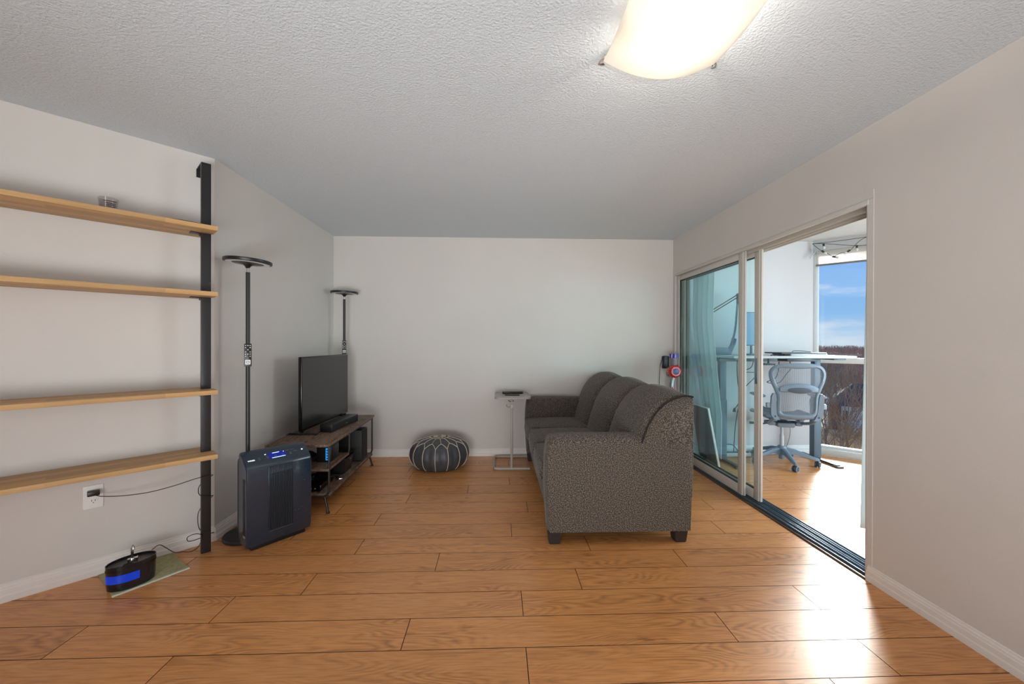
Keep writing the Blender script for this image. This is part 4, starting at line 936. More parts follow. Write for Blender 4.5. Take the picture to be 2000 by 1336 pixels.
bm = nb(); cyl(bm, (0, 0, 0.055), (0, 0, 0.145), 0.030, 0.040, 24); obj('dust_bin', bm, binm, VC)
Mx = Matrix.Rotation(R(90), 4, 'X')
bm = nb(); lathe(bm, [(0.034, 0.052), (0.05, 0.052), (0.064, 0.040), (0.070, 0.018), (0.070, -0.02), (0.06, -0.04), (0.0, -0.045)], 72, M=Mx, fn=lambda th, r, z: 1 + (0.035 * (1 if math.sin(th * 18) > 0 else -1) if 0.04 < r else 0)); obj('motor_ring', bm, redp, VC)
bm = nb(); lathe(bm, [(0.0, 0.056), (0.024, 0.055), (0.033, 0.050), (0.036, 0.040), (0, 0.03)], 40, M=Mx, fn=lambda th, r, z: 1 + (0.06 * math.sin(th * 16) if r > .03 else 0)); obj('filter_cap', bm, blup, VC)
bm = nb(); tube(bm, [(-0.002, 0, -0.055), (-0.012, 0, -0.085), (-0.022, 0.0, -0.13), (-0.024, 0, -0.185)], [0.040, 0.030, 0.024, 0.022] and 0.026, 18, sm=3); obj('nozzle_neck', bm, mat('silver_plastic', (150, 152, 158), 0.25, metal=0.5), VC)
bm = nb(); cyl(bm, (-0.024, 0, -0.180), (-0.025, 0, -0.235), 0.024, 0.022, 20); b2(bm, (-0.032, -0.03, -0.20), (-0.016, -0.022, -0.165), 0.002); obj('release_collar', bm, redp, VC)
bm = nb(); cyl(bm, (-0.025, 0, -0.23), (-0.025, 0, -0.84), 0.017, n=18); obj('wand', bm, redp, VC)
bm = nb(); b2(bm, (-0.10, -0.06, -0.953), (0.03, 0.05, -0.89), 0.02); cyl(bm, (-0.025, 0, -0.90), (-0.025, 0, -0.83), 0.02, n=14); obj('floor_head', bm, blk, VC)
bm = nb(); tube(bm, [(0.0, 0.05, 0.06), (-0.03, 0.075, 0.02), (-0.04, 0.078, -0.04), (-0.02, 0.05, -0.06)], 0.012, 10, sm=4); obj('handle', bm, gry, VC)

# ------------------------------------------------------------------ sunroom: raised desk with its kit
dskb = mat('desk_frame_slate', (86, 112, 132), 0.4, metal=0.15)
dskt = mat('desk_top_pale', (176, 190, 198), 0.3)
dske = mat('desk_edge', (104, 122, 136), 0.45)
DK = thing('standing_desk', 'raised standing desk with slate blue steel legs across the sunroom', 'desk', (2.93, 4.18, 0))
bm = nb(); b2(bm, (-0.60, -0.30, 1.118), (0.655, 0.275, 1.142), 0.003); obj('desk_top', bm, dskt, DK)
bm = nb(); b2(bm, (-0.55, 0.05, 1.072), (0.52, 0.12, 1.117), 0.003); b2(bm, (-0.56, -0.25, 1.10), (-0.46, 0.26, 1.117), 0.003); b2(bm, (0.46, -0.25, 1.10), (0.585, 0.26, 1.117), 0.003); obj('desk_crossbeam', bm, dskb, DK)
for x in (-0.500, 0.545):
    bm = nb(); b2(bm, (x - 0.040, 0.055, 0.02), (x + 0.040, 0.125, 0.66), 0.004); b2(bm, (x - 0.034, 0.061, 0.6), (x + 0.034, 0.119, 1.10), 0.004); l_ = obj('leg', bm, dskb, DK)
    bm = nb(); fx0 = x - 0.035
    t = bmesh.new(); bmesh.ops.create_cube(t, size=1)
    for v in t.verts: v.co = Vector((x + 0.01 + v.co.x * 0.045, 0.05 + v.co.y * 0.50, (0.026 if abs(v.co.z - .5) < .1 else 0.006)))
    bmesh.ops.bevel(t, geom=list(t.edges), offset=0.003, segments=1, affect='EDGES'); merge(bm, t); b2(bm, (x - 0.025, -0.225, 0.001), (x + 0.05, -0.165, 0.016), 0.004); b2(bm, (x - 0.025, 0.25, 0.001), (x + 0.05, 0.29, 0.016), 0.004); obj('foot', bm, mat('foot_slate', (66, 78, 88), 0.4) if x < 0 else MATS['foot_slate'], DK)
bm = nb(); b2(bm, (-0.05, -0.285, 1.088), (0.20, -0.14, 1.116), 0.006); obj('control_box', bm, mat('dark_slate', (54, 66, 78), 0.4), DK)
bm = nb(); b2(bm, (-0.165, -0.10, 1.050), (-0.035, -0.06, 1.062), 0.002)
for i in range(5): b2(bm, (-0.155 + i * 0.027, -0.1, 1.040), (-0.145 + i * 0.027, -0.06, 1.052), 0.001)
b2(bm, (-0.105, -0.09, 1.06), (-0.095, -0.07, 1.118)); obj('cable_tray', bm, mat('tray_blue_grey', (96, 124, 140), 0.4), DK)
# laptops stacked flat on the desk
def laptop(label, x, y, z, rz, w_, d_, t_, m):
    o = thing('laptop', label, 'laptop', (x, y, z), R(rz))
    bm = nb(); prism(bm, rrect(w_, d_, 0.012, 5), 0, t_ * .55, 0.001); obj('laptop_base', bm, m, o)
    bm = nb(); prism(bm, rrect(w_, d_, 0.012, 5), t_ * .6, t_, 0.001); obj('laptop_lid', bm, m, o)
    bm = nb(); b2(bm, (-w_ * .35, d_ / 2 - 0.006, t_ * .2), (w_ * .35, d_ / 2 + 0.001, t_ * .8)); obj('hinge', bm, blk, o)
silver = mat('silver_lid', (176, 182, 188), 0.35, metal=0.4); spaceg = mat('dark_grey_lid', (84, 90, 98), 0.35, metal=0.4)
laptop('silver closed laptop at the bottom of the stack on the raised desk', 3.15, 4.09, 1.1425, 2, 0.40, 0.27, 0.018, silver)
laptop('dark grey closed laptop on top of the stack on the raised desk', 3.11, 4.10, 1.1610, -3, 0.46, 0.29, 0.014, spaceg)
bm = nb(); tube(bm, [(3.07, 4.08, 1.178), (3.12, 4.13, 1.190), (3.20, 4.12, 1.190), (3.26, 4.07, 1.178)], 0.003, 6, sm=5); tag(obj('cable', bm, blk), 'short dark cable looped on top of the closed laptops', 'cable')
bm = nb(); tube(bm, [(2.80, 4.0, 1.147), (2.84, 3.99, 1.149), (2.88, 4.02, 1.146), (2.93, 4.0, 1.147)], 0.0035, 6, sm=5); b2(bm, (2.785, 3.992, 1.143), (2.805, 4.008, 1.153), 0.002); tag(obj('charging_cable', bm, blk), 'black charging cable end on the desk left of the laptops', 'cable')
# storage box, boom arm and monitor seen through the glass
bm = nb(); b2(bm, (2.36, 4.28, 1.1425), (2.51, 4.42, 1.220), 0.004); tag(obj('storage_box', bm, mat('slate_box', (80, 104, 120), 0.5)), 'low slate box at the far left end of the raised desk', 'box')
BA = thing('boom_arm', 'dark spring boom arm clamped to the raised desk, seen through the glass', 'boom arm', (2.545, 4.36, 1.1425))
bm = nb(); b2(bm, (-0.03, -0.03, 0.0), (0.03, 0.03, 0.03), 0.004); cyl(bm, (0, 0, 0.03), (0, 0, 0.06), 0.016); t0 = bm; obj('clamp_base', bm, dskb, BA)
bm = nb(); tube(bm, [(0, 0, 0.05), (0.05, 0, 0.13), (0.088, 0, 0.30), (0.102, 0.0, 0.47), (0.12, 0, 0.655)], [0.026, 0.014, 0.010, 0.010, 0.010] and 0.011, 10, sm=3); obj('lower_arm', bm, dskb, BA)
bm = nb(); tube(bm, [(0.02, 0.0, 0.03), (0.06, 0, 0.12), (0.075, 0, 0.18)], 0, 10, flat=(0.006, 0.030, (0.7, 0, -.7))); obj('gusset', bm, dskb, BA)
bm = nb(); cyl(bm, (0.125, -0.02, 0.66), (0.125, 0.02, 0.66), 0.022); b2(bm, (0.105, -0.018, 0.56), (0.135, 0.018, 0.665), 0.004); obj('elbow_joint', bm, blk2, BA)
for dz in (0.012, -0.018):
    bm = nb(); cyl(bm, (0.125, 0, 0.66 + dz), (-0.30, 0, 0.402 + dz), 0.006, n=10); obj('upper_rod', bm, blk2, BA)
bm = nb(); cyl(bm, (-0.30, 0, 0.40), (-0.31, -0.02, 0.33), 0.022, n=16); cyl(bm, (-0.31, -0.02, 0.33), (-0.31, -0.02, 0.20), 0.026, n=20); obj('microphone', bm, blk2, BA)
MO = thing('monitor', 'small upright portrait monitor with bluish screen beside the boom arm on the desk', 'monitor', (2.745, 4.22, 1.1425), R(0))
bm = nb(); b2(bm, (-0.10, 0.0, 0.10), (0.10, 0.022, 0.46), 0.004); obj('monitor_housing', bm, mat('monitor_back', (70, 100, 122), 0.4), MO)
bm = nb(); b2(bm, (-0.092, -0.0012, 0.108), (0.092, 0.001, 0.452)); obj('monitor_screen', bm, mat('bluish_screen', (96, 138, 168), 0.2), MO)
bm = nb(); cyl(bm, (0, 0.035, 0.01), (0, 0.035, 0.2), 0.012); b2(bm, (-0.08, -0.04, 0.0), (0.08, 0.10, 0.012), 0.003); obj('monitor_stand', bm, dskb, MO)
for k, (label, pts) in enumerate((
    ('left of two loose cables hanging under the desk behind the glass', [(2.555, 4.19, 1.115), (2.556, 4.2, 1.0), (2.565, 4.2, 0.85), (2.585, 4.2, 0.72), (2.575, 4.2, 0.63), (2.53, 4.2, 0.565)]),
    ('right of two loose cables hanging under the desk, plug at its end', [(2.60, 4.17, 1.115), (2.59, 4.2, 0.98), (2.60, 4.2, 0.8), (2.595, 4.2, 0.66), (2.575, 4.2, 0.56)]))):
    bm = nb(); tube(bm, pts, 0.005, 8, sm=6)
    e_ = Vector(pts[-1]); cyl(bm, e_ + Vector((0.002, 0, 0.012)), e_ - Vector((0.004, 0, 0.03)), 0.009, 0.015, 12); tag(obj('hanging_cable', bm, blk2), label, 'cable', 'loose cables under the desk')
bm = nb(); tube(bm, [(2.80, 4.30, 1.07), (2.79, 4.33, 1.0), (2.72, 4.36, 0.955), (2.86, 4.36, 0.945), (2.92, 4.36, 0.955), (2.84, 4.38, 0.86), (2.74, 4.4, 0.72), (2.68, 4.42, 0.4), (2.66, 4.43, 0.05)], 0.004, 8, sm=6); tag(obj('desk_cable', bm, blk2), 'dark cable dropping from the desk beam down the sunroom wall', 'cable', None)
bm = nb(); tube(bm, [(3.05, 4.24, 1.11), (3.08, 4.33, 0.9), (2.98, 4.34, 0.84), (3.12, 4.35, 0.83), (3.20, 4.34, 0.93), (3.22, 4.30, 1.0), (3.18, 4.28, 1.11)], 0.0045, 8, sm=6); tag(obj('looped_cable', bm, blk2), 'dark cable looping under the desk behind the chair mesh', 'cable')
bm = nb(); tube(bm, [(3.12, 4.3, 0.50), (3.22, 4.36, 0.42), (3.29, 4.4, 0.30), (3.28, 4.42, 0.15), (3.22, 4.43, 0.03), (3.05, 4.43, 0.006), (2.86, 4.43, 0.02)], 0.003, 6, sm=6); tag(obj('grey_cord', bm, gry), 'thin grey cord curving down the sunroom wall to the floor behind the chair', 'cord')
PS = thing('power_strip', 'pale power strip with dark sockets on the floor along the sunroom wall', 'power strip', (2.62, 4.425, 0.0))
bm = nb(); b2(bm, (-0.20, -0.035, 0.001), (0.22, 0.030, 0.040), 0.006); obj('strip_body', bm, mat('strip_white', (206, 216, 222), 0.4), PS)
bm = nb(); b2(bm, (-0.18, -0.022, 0.040), (0.20, 0.020, 0.048), 0.002); obj('socket_row', bm, mat('strip_slate', (40, 70, 98), 0.4), PS)
bm = nb(); b2(bm, (-0.17, -0.02, 0.048), (-0.10, 0.02, 0.10), 0.008); tube(bm, [(-0.10, 0, 0.08), (-0.05, 0, 0.13), (0.03, 0.0, 0.12), (0.09, 0.0, 0.05)], 0.0045, 8, sm=5); tag(obj('plug_adapter', bm, blk2, loc=(2.62, 4.425, 0.0005)), 'dark plug with a looped lead on the floor power strip', 'power adapter')
# leaning board between curtain and glass
LBd = thing('leaning_board', 'thin framed board leaning against the sliding door glass in the sunroom', 'board', (2.272, 4.225, 0.0))
bm = nb(); tl_ = math.atan2(0.116, 0.605); Mr = Matrix.Rotation(-tl_, 4, 'Y')
t = nb(); b2(t, (-0.006, -0.185, 0.0), (0.004, 0.185, 0.61), 0.001); merge(bm, t, M=Mr); obj('board_panel', bm, mat('board_slate', (70, 92, 104), 0.35), LBd)
t = nb(); bm = nb(); b2(t, (-0.012, -0.200, 0.0), (0.008, -0.185, 0.615), 0.002); b2(t, (-0.012, 0.185, 0.0), (0.008, 0.200, 0.615), 0.002); b2(t, (-0.012, -0.185, 0.605), (0.008, 0.185, 0.615), 0.002); merge(bm, t, M=Mr); obj('white_edge', bm, trim_m, LBd)
bm = nb(); lathe(bm, [(0, 0.001), (0.045, 0.001), (0.046, 0.012), (0.03, 0.016), (0.014, 0.03), (0.012, 0.045), (0, 0.046)], 24); tag(obj('door_stop', bm, whitep, loc=(2.22, 4.36, 0)), 'small white dome shaped object on the floor at the foot of the curtain', 'ornament')
# ------------------------------------------------------------------ office chair
chm = mat('chair_slate_plastic', (112, 136, 156), 0.38, spec=0.5); chd = mat('chair_dark_slate', (62, 80, 98), 0.42)
mesh_m = bpy.data.materials.new('chair_mesh'); mesh_m.use_nodes = True
ns, lk = nodes(mesh_m); b = ns['Principled BSDF']; b.inputs['Base Color'].default_value = (*s2l((112, 132, 150)), 1); b.inputs['Roughness'].default_value = 0.6
tcn = ns.new('ShaderNodeTexCoord'); wv = ns.new('ShaderNodeTexWave'); wv.inputs['Scale'].default_value = 34; wv.inputs['Distortion'].default_value = 0.0; wv.bands_direction = 'X'; lk.new(tcn.outputs['Object'], wv.inputs['Vector'])
wv2 = ns.new('ShaderNodeTexWave'); wv2.inputs['Scale'].default_value = 60; wv2.bands_direction = 'Z'; lk.new(tcn.outputs['Object'], wv2.inputs['Vector'])
g1 = ns.new('ShaderNodeMath'); g1.operation = 'GREATER_THAN'; g1.inputs[1].default_value = 0.56; lk.new(wv.outputs['Fac'], g1.inputs[0])
g2 = ns.new('ShaderNodeMath'); g2.operation = 'GREATER_THAN'; g2.inputs[1].default_value = 0.86; lk.new(wv2.outputs['Fac'], g2.inputs[0])
mxm = ns.new('ShaderNodeMath'); mxm.operation = 'MAXIMUM'; lk.new(g1.outputs[0], mxm.inputs[0]); lk.new(g2.outputs[0], mxm.inputs[1])
lk.new(mxm.outputs[0], b.inputs['Alpha'])
CH = thing('office_chair', 'slate blue mesh back office chair on castors facing the raised desk', 'office chair', (3.02, 4.16, 0), R(-14)); CH.scale = (0.93, 0.96, 1)
bm = nb(); lathe(bm, [(0, 0.045), (0.030, 0.045), (0.032, 0.09), (0.045, 0.10), (0.052, 0.13), (0.050, 0.165), (0.036, 0.185), (0, 0.185)], 28); hub = obj('base_hub', bm, chm, CH)
bm = nb(); cyl(bm, (0, 0, 0.18), (0, 0, 0.30), 0.022, n=20); cyl(bm, (0, 0, 0.30), (0, 0, 0.40), 0.016, n=20); obj('gas_column', bm, mat('column_steel', (176, 192, 204), 0.35, metal=0.3), CH)
for k in range(5):
    a = R(-91 + 72 * k); d = Vector((math.cos(a), math.sin(a), 0)); s_ = Vector((-d.y, d.x, 0))
    rings = []
    for r_, w_, z0, z1 in ((0.03, 0.034, 0.095, 0.168), (0.12, 0.028, 0.110, 0.158), (0.22, 0.022, 0.090, 0.124), (0.30, 0.019, 0.072, 0.100), (0.335, 0.017, 0.066, 0.090), (0.345, 0.010, 0.068, 0.086)):
        p = d * r_; rings.append([p + s_ * w_ + Vector((0, 0, z0)), p + s_ * w_ * .8 + Vector((0, 0, z1 - .006)), p + s_ * w_ * .3 + Vector((0, 0, z1)), p - s_ * w_ * .3 + Vector((0, 0, z1)), p - s_ * w_ * .8 + Vector((0, 0, z1 - .006)), p - s_ * w_ + Vector((0, 0, z0))])
    sp_ = obj('base_arm', loft(rings), chm, CH, ang=0.7)
    c0 = d * 0.328; ca = a + R([35, -20, 60, 10, -50][k]); ax = Vector((math.cos(ca), math.sin(ca), 0)); 
    cs_ = nb()
    for sgn in (-1, 1):
        cyl(cs_, c0 + ax * 0.006 * sgn + Vector((0, 0, 0.031)), c0 + ax * 0.024 * sgn + Vector((0, 0, 0.031)), 0.0300, 0.0285, 24)
    cyl(cs_, c0 - ax * 0.01 + Vector((0, 0, 0.034)), c0 + ax * 0.01 + Vector((0, 0, 0.034)), 0.020, n=16); cyl(cs_, c0 + Vector((0, 0, 0.04)), c0 + Vector((0, 0, 0.075)), 0.009, n=10)
    w1 = obj('castor', cs_, chd, CH)
    rm = nb()
    for sgn in (-1, 1): tube(rm, [c0 + ax * 0.0245 * sgn + Vector((0, 0, 0.031)) + (ax.cross(Vector((0, 0, 1))) * math.cos(t) + Vector((0, 0, 1)) * math.sin(t)) * 0.0275 for t in [2 * math.pi * i / 24 for i in range(24)]], 0.0016, 5, closed=True)
    obj('castor_ring', rm, mat('castor_rim', (188, 204, 216), 0.4) if k == 0 else MATS['castor_rim'], w1)
bm = nb(); b2(bm, (-0.09, -0.12, 0.395), (0.09, 0.14, 0.445), 0.018); cyl(bm, (-0.17, 0.02, 0.425), (0.17, 0.02, 0.425), 0.022, n=16); b2(bm, (-0.17, -0.10, 0.41), (-0.10, 0.02, 0.45), 0.012); b2(bm, (0.10, -0.10, 0.41), (0.17, 0.02, 0.45), 0.012); obj('tilt_mechanism', bm, chm, CH)
bm = nb(); tube(bm, [(0.10, 0.0, 0.42), (0.17, 0.02, 0.43), (0.24, 0.03, 0.46)], 0.008, 8, sm=4); tube(bm, [(-0.10, 0.03, 0.42), (-0.20, 0.03, 0.40), (-0.28, 0.04, 0.405)], 0.008, 8, sm=4); cyl(bm, (-0.28, .04, .405), (-0.32, .042, .407), 0.014, n=12); obj('adjust_levers', bm, chd, CH)
# seat: frame and mesh
def seatpt(u, v):   # u -1..1 across, v 0 back .. 1 front
    w_ = 0.235 + 0.025 * math.sin(math.pi * v)
    return (u * w_, -0.20 + 0.44 * v, 0.505 + 0.018 * u * u + 0.012 * v - 0.05 * max(0, v - 0.82) ** 1 * 3 * (v - .82) / .18 * 1.0)
bm = nb(); G = [[bm.verts.new(seatpt(-1 + 2 * i / 16, j / 16)) for i in range(17)] for j in range(17)]
for j in range(16):
    for i in range(16): bm.faces.new([G[j][i], G[j][i + 1], G[j + 1][i + 1], G[j + 1][i]])
o = obj('seat_mesh', bm, chd, CH, ang=3); md = o.modifiers.new('t', 'SOLIDIFY'); md.thickness = 0.006
bm = nb(); rimp = [seatpt(-1, j / 8) for j in range(9)] + [seatpt(-1 + 2 * i / 6, 1) for i in range(1, 6)] + [seatpt(1, 1 - j / 8) for j in range(9)] + [seatpt(1 - 2 * i / 6, 0) for i in range(1, 6)]
tube(bm, rimp, 0.014, 10, closed=True, sm=2); bx(bm, (-0.13, 0.02, 0.478), (0.05, 0.36, 0.03), 0.012); bx(bm, (0.13, 0.02, 0.478), (0.05, 0.36, 0.03), 0.012); obj('seat_frame', bm, chm, CH)
# back: outline in (x, z) at the rear, curved in y
def bk(x, z): return (x, -0.345 - 0.10 * max(0, (z - 0.62)) * 0.55 + 0.55 * x * x - 0.02 * math.sin((z - .5) * 5), z)
outl = [(0, 1.075), (0.13, 1.070), (0.215, 1.050), (0.262, 1.005), (0.270, 0.945), (0.252, 0.88), (0.218, 0.80), (0.196, 0.73), (0.196, 0.64), (0.190, 0.575), (0.150, 0.540), (0.07, 0.530), (0, 0.528)]
loop = outl + [(-x, z) for x, z in outl[-2:0:-1]]
inn = [(0, 1.018), (0.12, 1.024), (0.19, 1.022), (0.225, 0.985), (0.226, 0.94), (0.205, 0.88), (0.172, 0.80), (0.158, 0.73), (0.160, 0.64), (0.150, 0.592), (0.12, 0.572), (0.06, 0.566), (0, 0.565)]
iloop = inn + [(-x, z) for x, z in inn[-2:0:-1]]
A = spline([(x, 0, z) for x, z in loop], 5, True); B = spline([(x, 0, z) for x, z in iloop], 5, True)
rings = []
for a_, b_ in zip(A, B):
    o1 = Vector(bk(a_.x, a_.z)); i1 = Vector(bk(b_.x, b_.z)); m1 = (o1 + i1) / 2; dy = Vector((0, 0.013, 0))
    rings.append([o1, o1 * .75 + i1 * .25 - dy, i1 * .75 + o1 * .25 - dy, i1, i1 * .7 + o1 * .3 + dy, o1 * .7 + i1 * .3 + dy])
rings.append(rings[0])
bm = loft(rings, close_ends=False); bmesh.ops.remove_doubles(bm, verts=bm.verts, dist=1e-5); obj('back_frame', bm, chm, CH, ang=1.0)
bm = nb(); c_ = bm.verts.new(bk(0, 0.79)); ring = [bm.verts.new(bk(v.x, v.z)) for v in B]; mids = [bm.verts.new(bk(v.x * .5, 0.79 + (v.z - 0.79) * .5)) for v in B]
n = len(ring)
for i in range(n):
    bm.faces.new([ring[i], ring[(i + 1) % n], mids[(i + 1) % n], mids[i]]); bm.faces.new([mids[i], mids[(i + 1) % n], c_])
obj('back_mesh', bm, mesh_m, CH, ang=3)
# lumbar pad
bm = nb(); rings = []
for i in range(19):
    t = -1 + 2 * i / 18; x = 0.178 * t; hz = 0.048 * (1 - 0.45 * t ** 4); zc = 0.822 + 0.022 * (1 - t * t); y0 = bk(x, zc)[1] - 0.014
    rings.append([(x, y0, zc - hz), (x, y0 - 0.012, zc - hz * .8), (x, y0 - 0.014, zc - hz * .3 + .02), (x, y0 - 0.010, zc + hz * .55), (x, y0, zc + hz * .7), (x, y0 + 0.008, zc)])
obj('lumbar_band', loft(rings), chm, CH, ang=0.8)
bm = nb(); rings = []
for i in range(15):
    t = -1 + 2 * i / 14; x = 0.115 * t; hz = 0.030 * max(.05, math.sqrt(max(0, 1 - t * t))); zc = 0.812; y0 = bk(x, zc)[1] - 0.030
    rings.append([(x, y0, zc - hz), (x, y0 - 0.004, zc), (x, y0, zc + hz * .9), (x, y0 + 0.006, zc)])
obj('lumbar_window', loft(rings), chd, CH, ang=0.8)
# side uprights (back carriers) and the link to the seat
for sx in (-1, 1):
    bm = nb(); rings = []
    for x, z, w_ in ((0.222, 0.775, 0.010), (0.224, 0.74, 0.022), (0.222, 0.64, 0.026), (0.216, 0.56, 0.028), (0.19, 0.515, 0.026), (0.165, 0.51, 0.012)):
        y = bk(x, z)[1] - 0.004; rings.append([(sx * (x - w_), y - 0.012, z), (sx * (x + w_), y - 0.012, z), (sx * (x + w_ * 1.02), y + 0.02, z), (sx * (x - w_), y + 0.02, z)])
    obj('back_carrier', loft(rings), chm, CH, ang=0.7)
    bm = nb(); tube(bm, [(sx * 0.205, -0.33, 0.54), (sx * 0.20, -0.22, 0.47), (sx * 0.15, -0.05, 0.43)], 0, 10, sm=4, flat=(0.022, 0.016, (0, 0, 1))); obj('carrier_link', bm, chm, CH)
    # armrest: column and pad
    bm = nb(); tube(bm, [(sx * 0.235, -0.30, 0.60), (sx * 0.275, -0.24, 0.60), (sx * 0.292, -0.17, 0.64), (sx * 0.295, -0.14, 0.715)], 0, 10, sm=4, flat=(0.016, 0.022, (0, 0, 1))); ar = obj('armrest', bm, chm, CH)
    bm = nb(); rings = []
    for y, w_, h_ in ((-0.255, 0.012, 0.006), (-0.245, 0.036, 0.014), (-0.20, 0.046, 0.018), (-0.08, 0.046, 0.018), (0.0, 0.040, 0.016), (0.03, 0.03, 0.012), (0.04, 0.008, 0.004)):
        rings.append([(sx * 0.296 + w_ * math.cos(t), y, 0.732 + h_ * math.sin(t)) for t in [2 * math.pi * i / 14 for i in range(14)]])
    obj('arm_pad', loft(rings), chm, ar, ang=1)
    bm = nb(); b2(bm, (sx * 0.262 - 0.020, -0.335, 0.625), (sx * 0.262 + 0.020, -0.29, 0.675), 0.008); obj('arm_lock', bm, mat('arm_lock_pale', (150, 172, 190), 0.35) if sx < 0 else MATS['arm_lock_pale'], ar)
    bm = nb(); cyl(bm, (sx * 0.205, bk(.2, .54)[1] - 0.018, 0.545), (sx * 0.205, bk(.2, .54)[1] - 0.012, 0.545), 0.009, n=14); obj('screw_cap', bm, chd, CH)

# ------------------------------------------------------------------ string lights and curtain bracket
wire = mat('string_wire', (46, 54, 58), 0.5); cb = bulbm
SLt = thing('string_lights', 'dark string lights with small bulbs looped under the sunroom ceiling', 'string lights', (3.60, 4.40, 2.43))
def sl_(p): return (p[0] - 3.60, p[1] - 4.40, p[2] - 2.43)
def wq(s, z, n=-0.06): v = wp(s, z, n); return sl_((v.x, v.y, v.z))
runs = [[wq(0.0, 2.405), wq(0.05, 2.345), wq(0.085, 2.312), wq(0.13, 2.280), wq(0.185, 2.235), wq(0.25, 2.262), wq(0.325, 2.275), wq(0.37, 2.330), wq(0.43, 2.385), wq(0.52, 2.42)],
        [wq(0.0, 2.405), wq(0.09, 2.392), wq(0.20, 2.366), wq(0.31, 2.338), wq(0.42, 2.318), wq(0.6, 2.33), wq(0.8, 2.40)],
        [wq(0.0, 2.405), wq(0.12, 2.40), wq(0.40, 2.40), wq(0.7, 2.41)]]
for r_ in runs: bm = nb(); tube(bm, r_, 0.0028, 6, sm=5); obj('wire', bm, wire, SLt)
for (s_, z, tx, tz) in ((0.088, 2.310, 0.7, -0.7), (0.185, 2.232, 0.9, -0.35), (0.325, 2.280, -0.75, -0.55), (0.10, 2.385, 0.1, -1), (0.385, 2.320, 0, -1)):
    c0 = Vector(wq(s_, z)); d = (WD * tx + Vector((0, 0, tz))).normalized()
    bm = nb(); cyl(bm, c0 - d * 0.006, c0 + d * 0.024, 0.0105, 0.0095, 12); so_ = obj('bulb_socket', bm, wire, SLt)
    bm = nb(); q = d.to_track_quat('Z', 'Y').to_matrix(); lathe(bm, [(0, 0), (0.007, 0.002), (0.013, 0.014), (0.014, 0.022), (0.008, 0.033), (0, 0.036)], 14, c=c0 + d * 0.022, M=q); obj('bulb', bm, cb, so_)
bm = nb(); 
for a, b_ in (((0, 0, 0), (0.05, -0.02, -0.08)), ((0.03, 0, 0.0), (0.0, -0.01, -0.07)), ((0.04, 0, -0.02), (-0.05, -0.01, -0.12))): tube(bm, [a, b_], 0, 8, flat=(0.010, 0.004, (0, 1, 0)))
tag(obj('curtain_bracket', bm, mat('clear_grey_plastic', (178, 190, 196), 0.2), loc=(3.60, 4.46, 2.36)), 'small clear plastic bracket under the ceiling at the sunroom window corner', 'bracket')

# ------------------------------------------------------------------ outside: land, woods, houses
gnd = mat('winter_ground', (196, 178, 146), 0.95, noise=0.5, nscale=0.12, spec=0.05)
bark = mat('bark', (156, 134, 112), 0.9, noise=0.3, nscale=4); bark2 = mat('pale_twigs', (132, 120, 106), 0.9, noise=0.35, nscale=2)
brush_m = mat('brush_twigs', (216, 190, 152), 0.95, noise=0.5, nscale=0.8)
farw = mat('far_woodland', (158, 130, 116), 0.95, noise=0.35, nscale=0.25)
GZ = -17.0
bm = nb(); n = 60
for i in range(n):
    a0, a1 = -0.6 + 2.9 * i / n, -0.6 + 2.9 * (i + 1) / n
    rr = [6, 40, 120, 300, 700, 1700]
    for q0, q1 in zip(rr, rr[1:]):
        bm.faces.new([bm.verts.new((math.sin(a) * r_ + 6, math.cos(a) * r_, GZ)) for a, r_ in ((a0, q0), (a0, q1), (a1, q1), (a1, q0))])
bmesh.ops.remove_doubles(bm, verts=bm.verts, dist=0.01); g = obj('ground', bm, gnd); g['kind'] = 'structure'
def stick(bm, p0, p1, r0, r1, n=4):
    d = (p1 - p0).normalized(); u = d.cross(Vector((0.3, 0.2, 1))).normalized(); v = d.cross(u)
    a = []; b = []
    for i in range(n):
        t = 2 * math.pi * i / n; w_ = u * math.cos(t) + v * math.sin(t); a.append(bm.verts.new(p0 + w_ * r0)); b.append(bm.verts.new(p1 + w_ * r1))
    for i in range(n): bm.faces.new([a[i], a[(i + 1) % n], b[(i + 1) % n], b[i]])
def branch(bm, rnd, p, d, L_, r, depth, kids=3):
    k = 3; q = p
    for i in range(k):
        nd = (d + Vector((rnd.uniform(-.12, .12), rnd.uniform(-.12, .12), rnd.uniform(-.03, .10)))).normalized(); e_ = q + nd * L_ / k
        r1 = r * (1 - 0.28 * (i + 1) / k * 1.6); stick(bm, q, e_, r * (1 - .45 * i / k), max(0.012, r * (1 - .45 * (i + 1) / k)), 4 if depth > 1 else 3)
        q = e_; d = nd
        if depth > 0:
            for _ in range(kids if i else 1):
                s_ = rnd.uniform(0.25, 0.6); sd = Vector((rnd.uniform(-1, 1), rnd.uniform(-1, 1), rnd.uniform(0.1, 0.9))).normalized()
                branch(bm, rnd, q - nd * L_ / k * rnd.uniform(0, .8), (nd * (1 - s_) + sd * s_).normalized(), L_ * rnd.uniform(.4, .65), r * .45, depth - 1, kids)
def az_pt(azd, dist, z=GZ): return Vector((math.sin(R(azd)) * dist, math.cos(R(azd)) * dist, z))
tr_spots = [(36.6, 62, 13.5), (37.6, 78, 14.5), (38.4, 66, 13.0), (39.2, 88, 15.5), (40.0, 70, 14.5), (40.6, 60, 12.5), (41.4, 82, 15), (42.4, 66, 14), (35.6, 84, 15), (34.6, 70, 14), (43.8, 74, 14), (37.1, 104, 15), (39.6, 112, 15.5), (45.5, 66, 14), (47.5, 80, 14), (33.4, 78, 14), (50, 70, 14)]
pos = ['leftmost in the window view', 'between the house and the left window edge', 'standing slim left of the grey roof', 'rising behind the grey roofed house', 'in front of the grey roofed house', 'nearest the glass before the house', 'right of the grey roof ridge', 'at the right window edge']
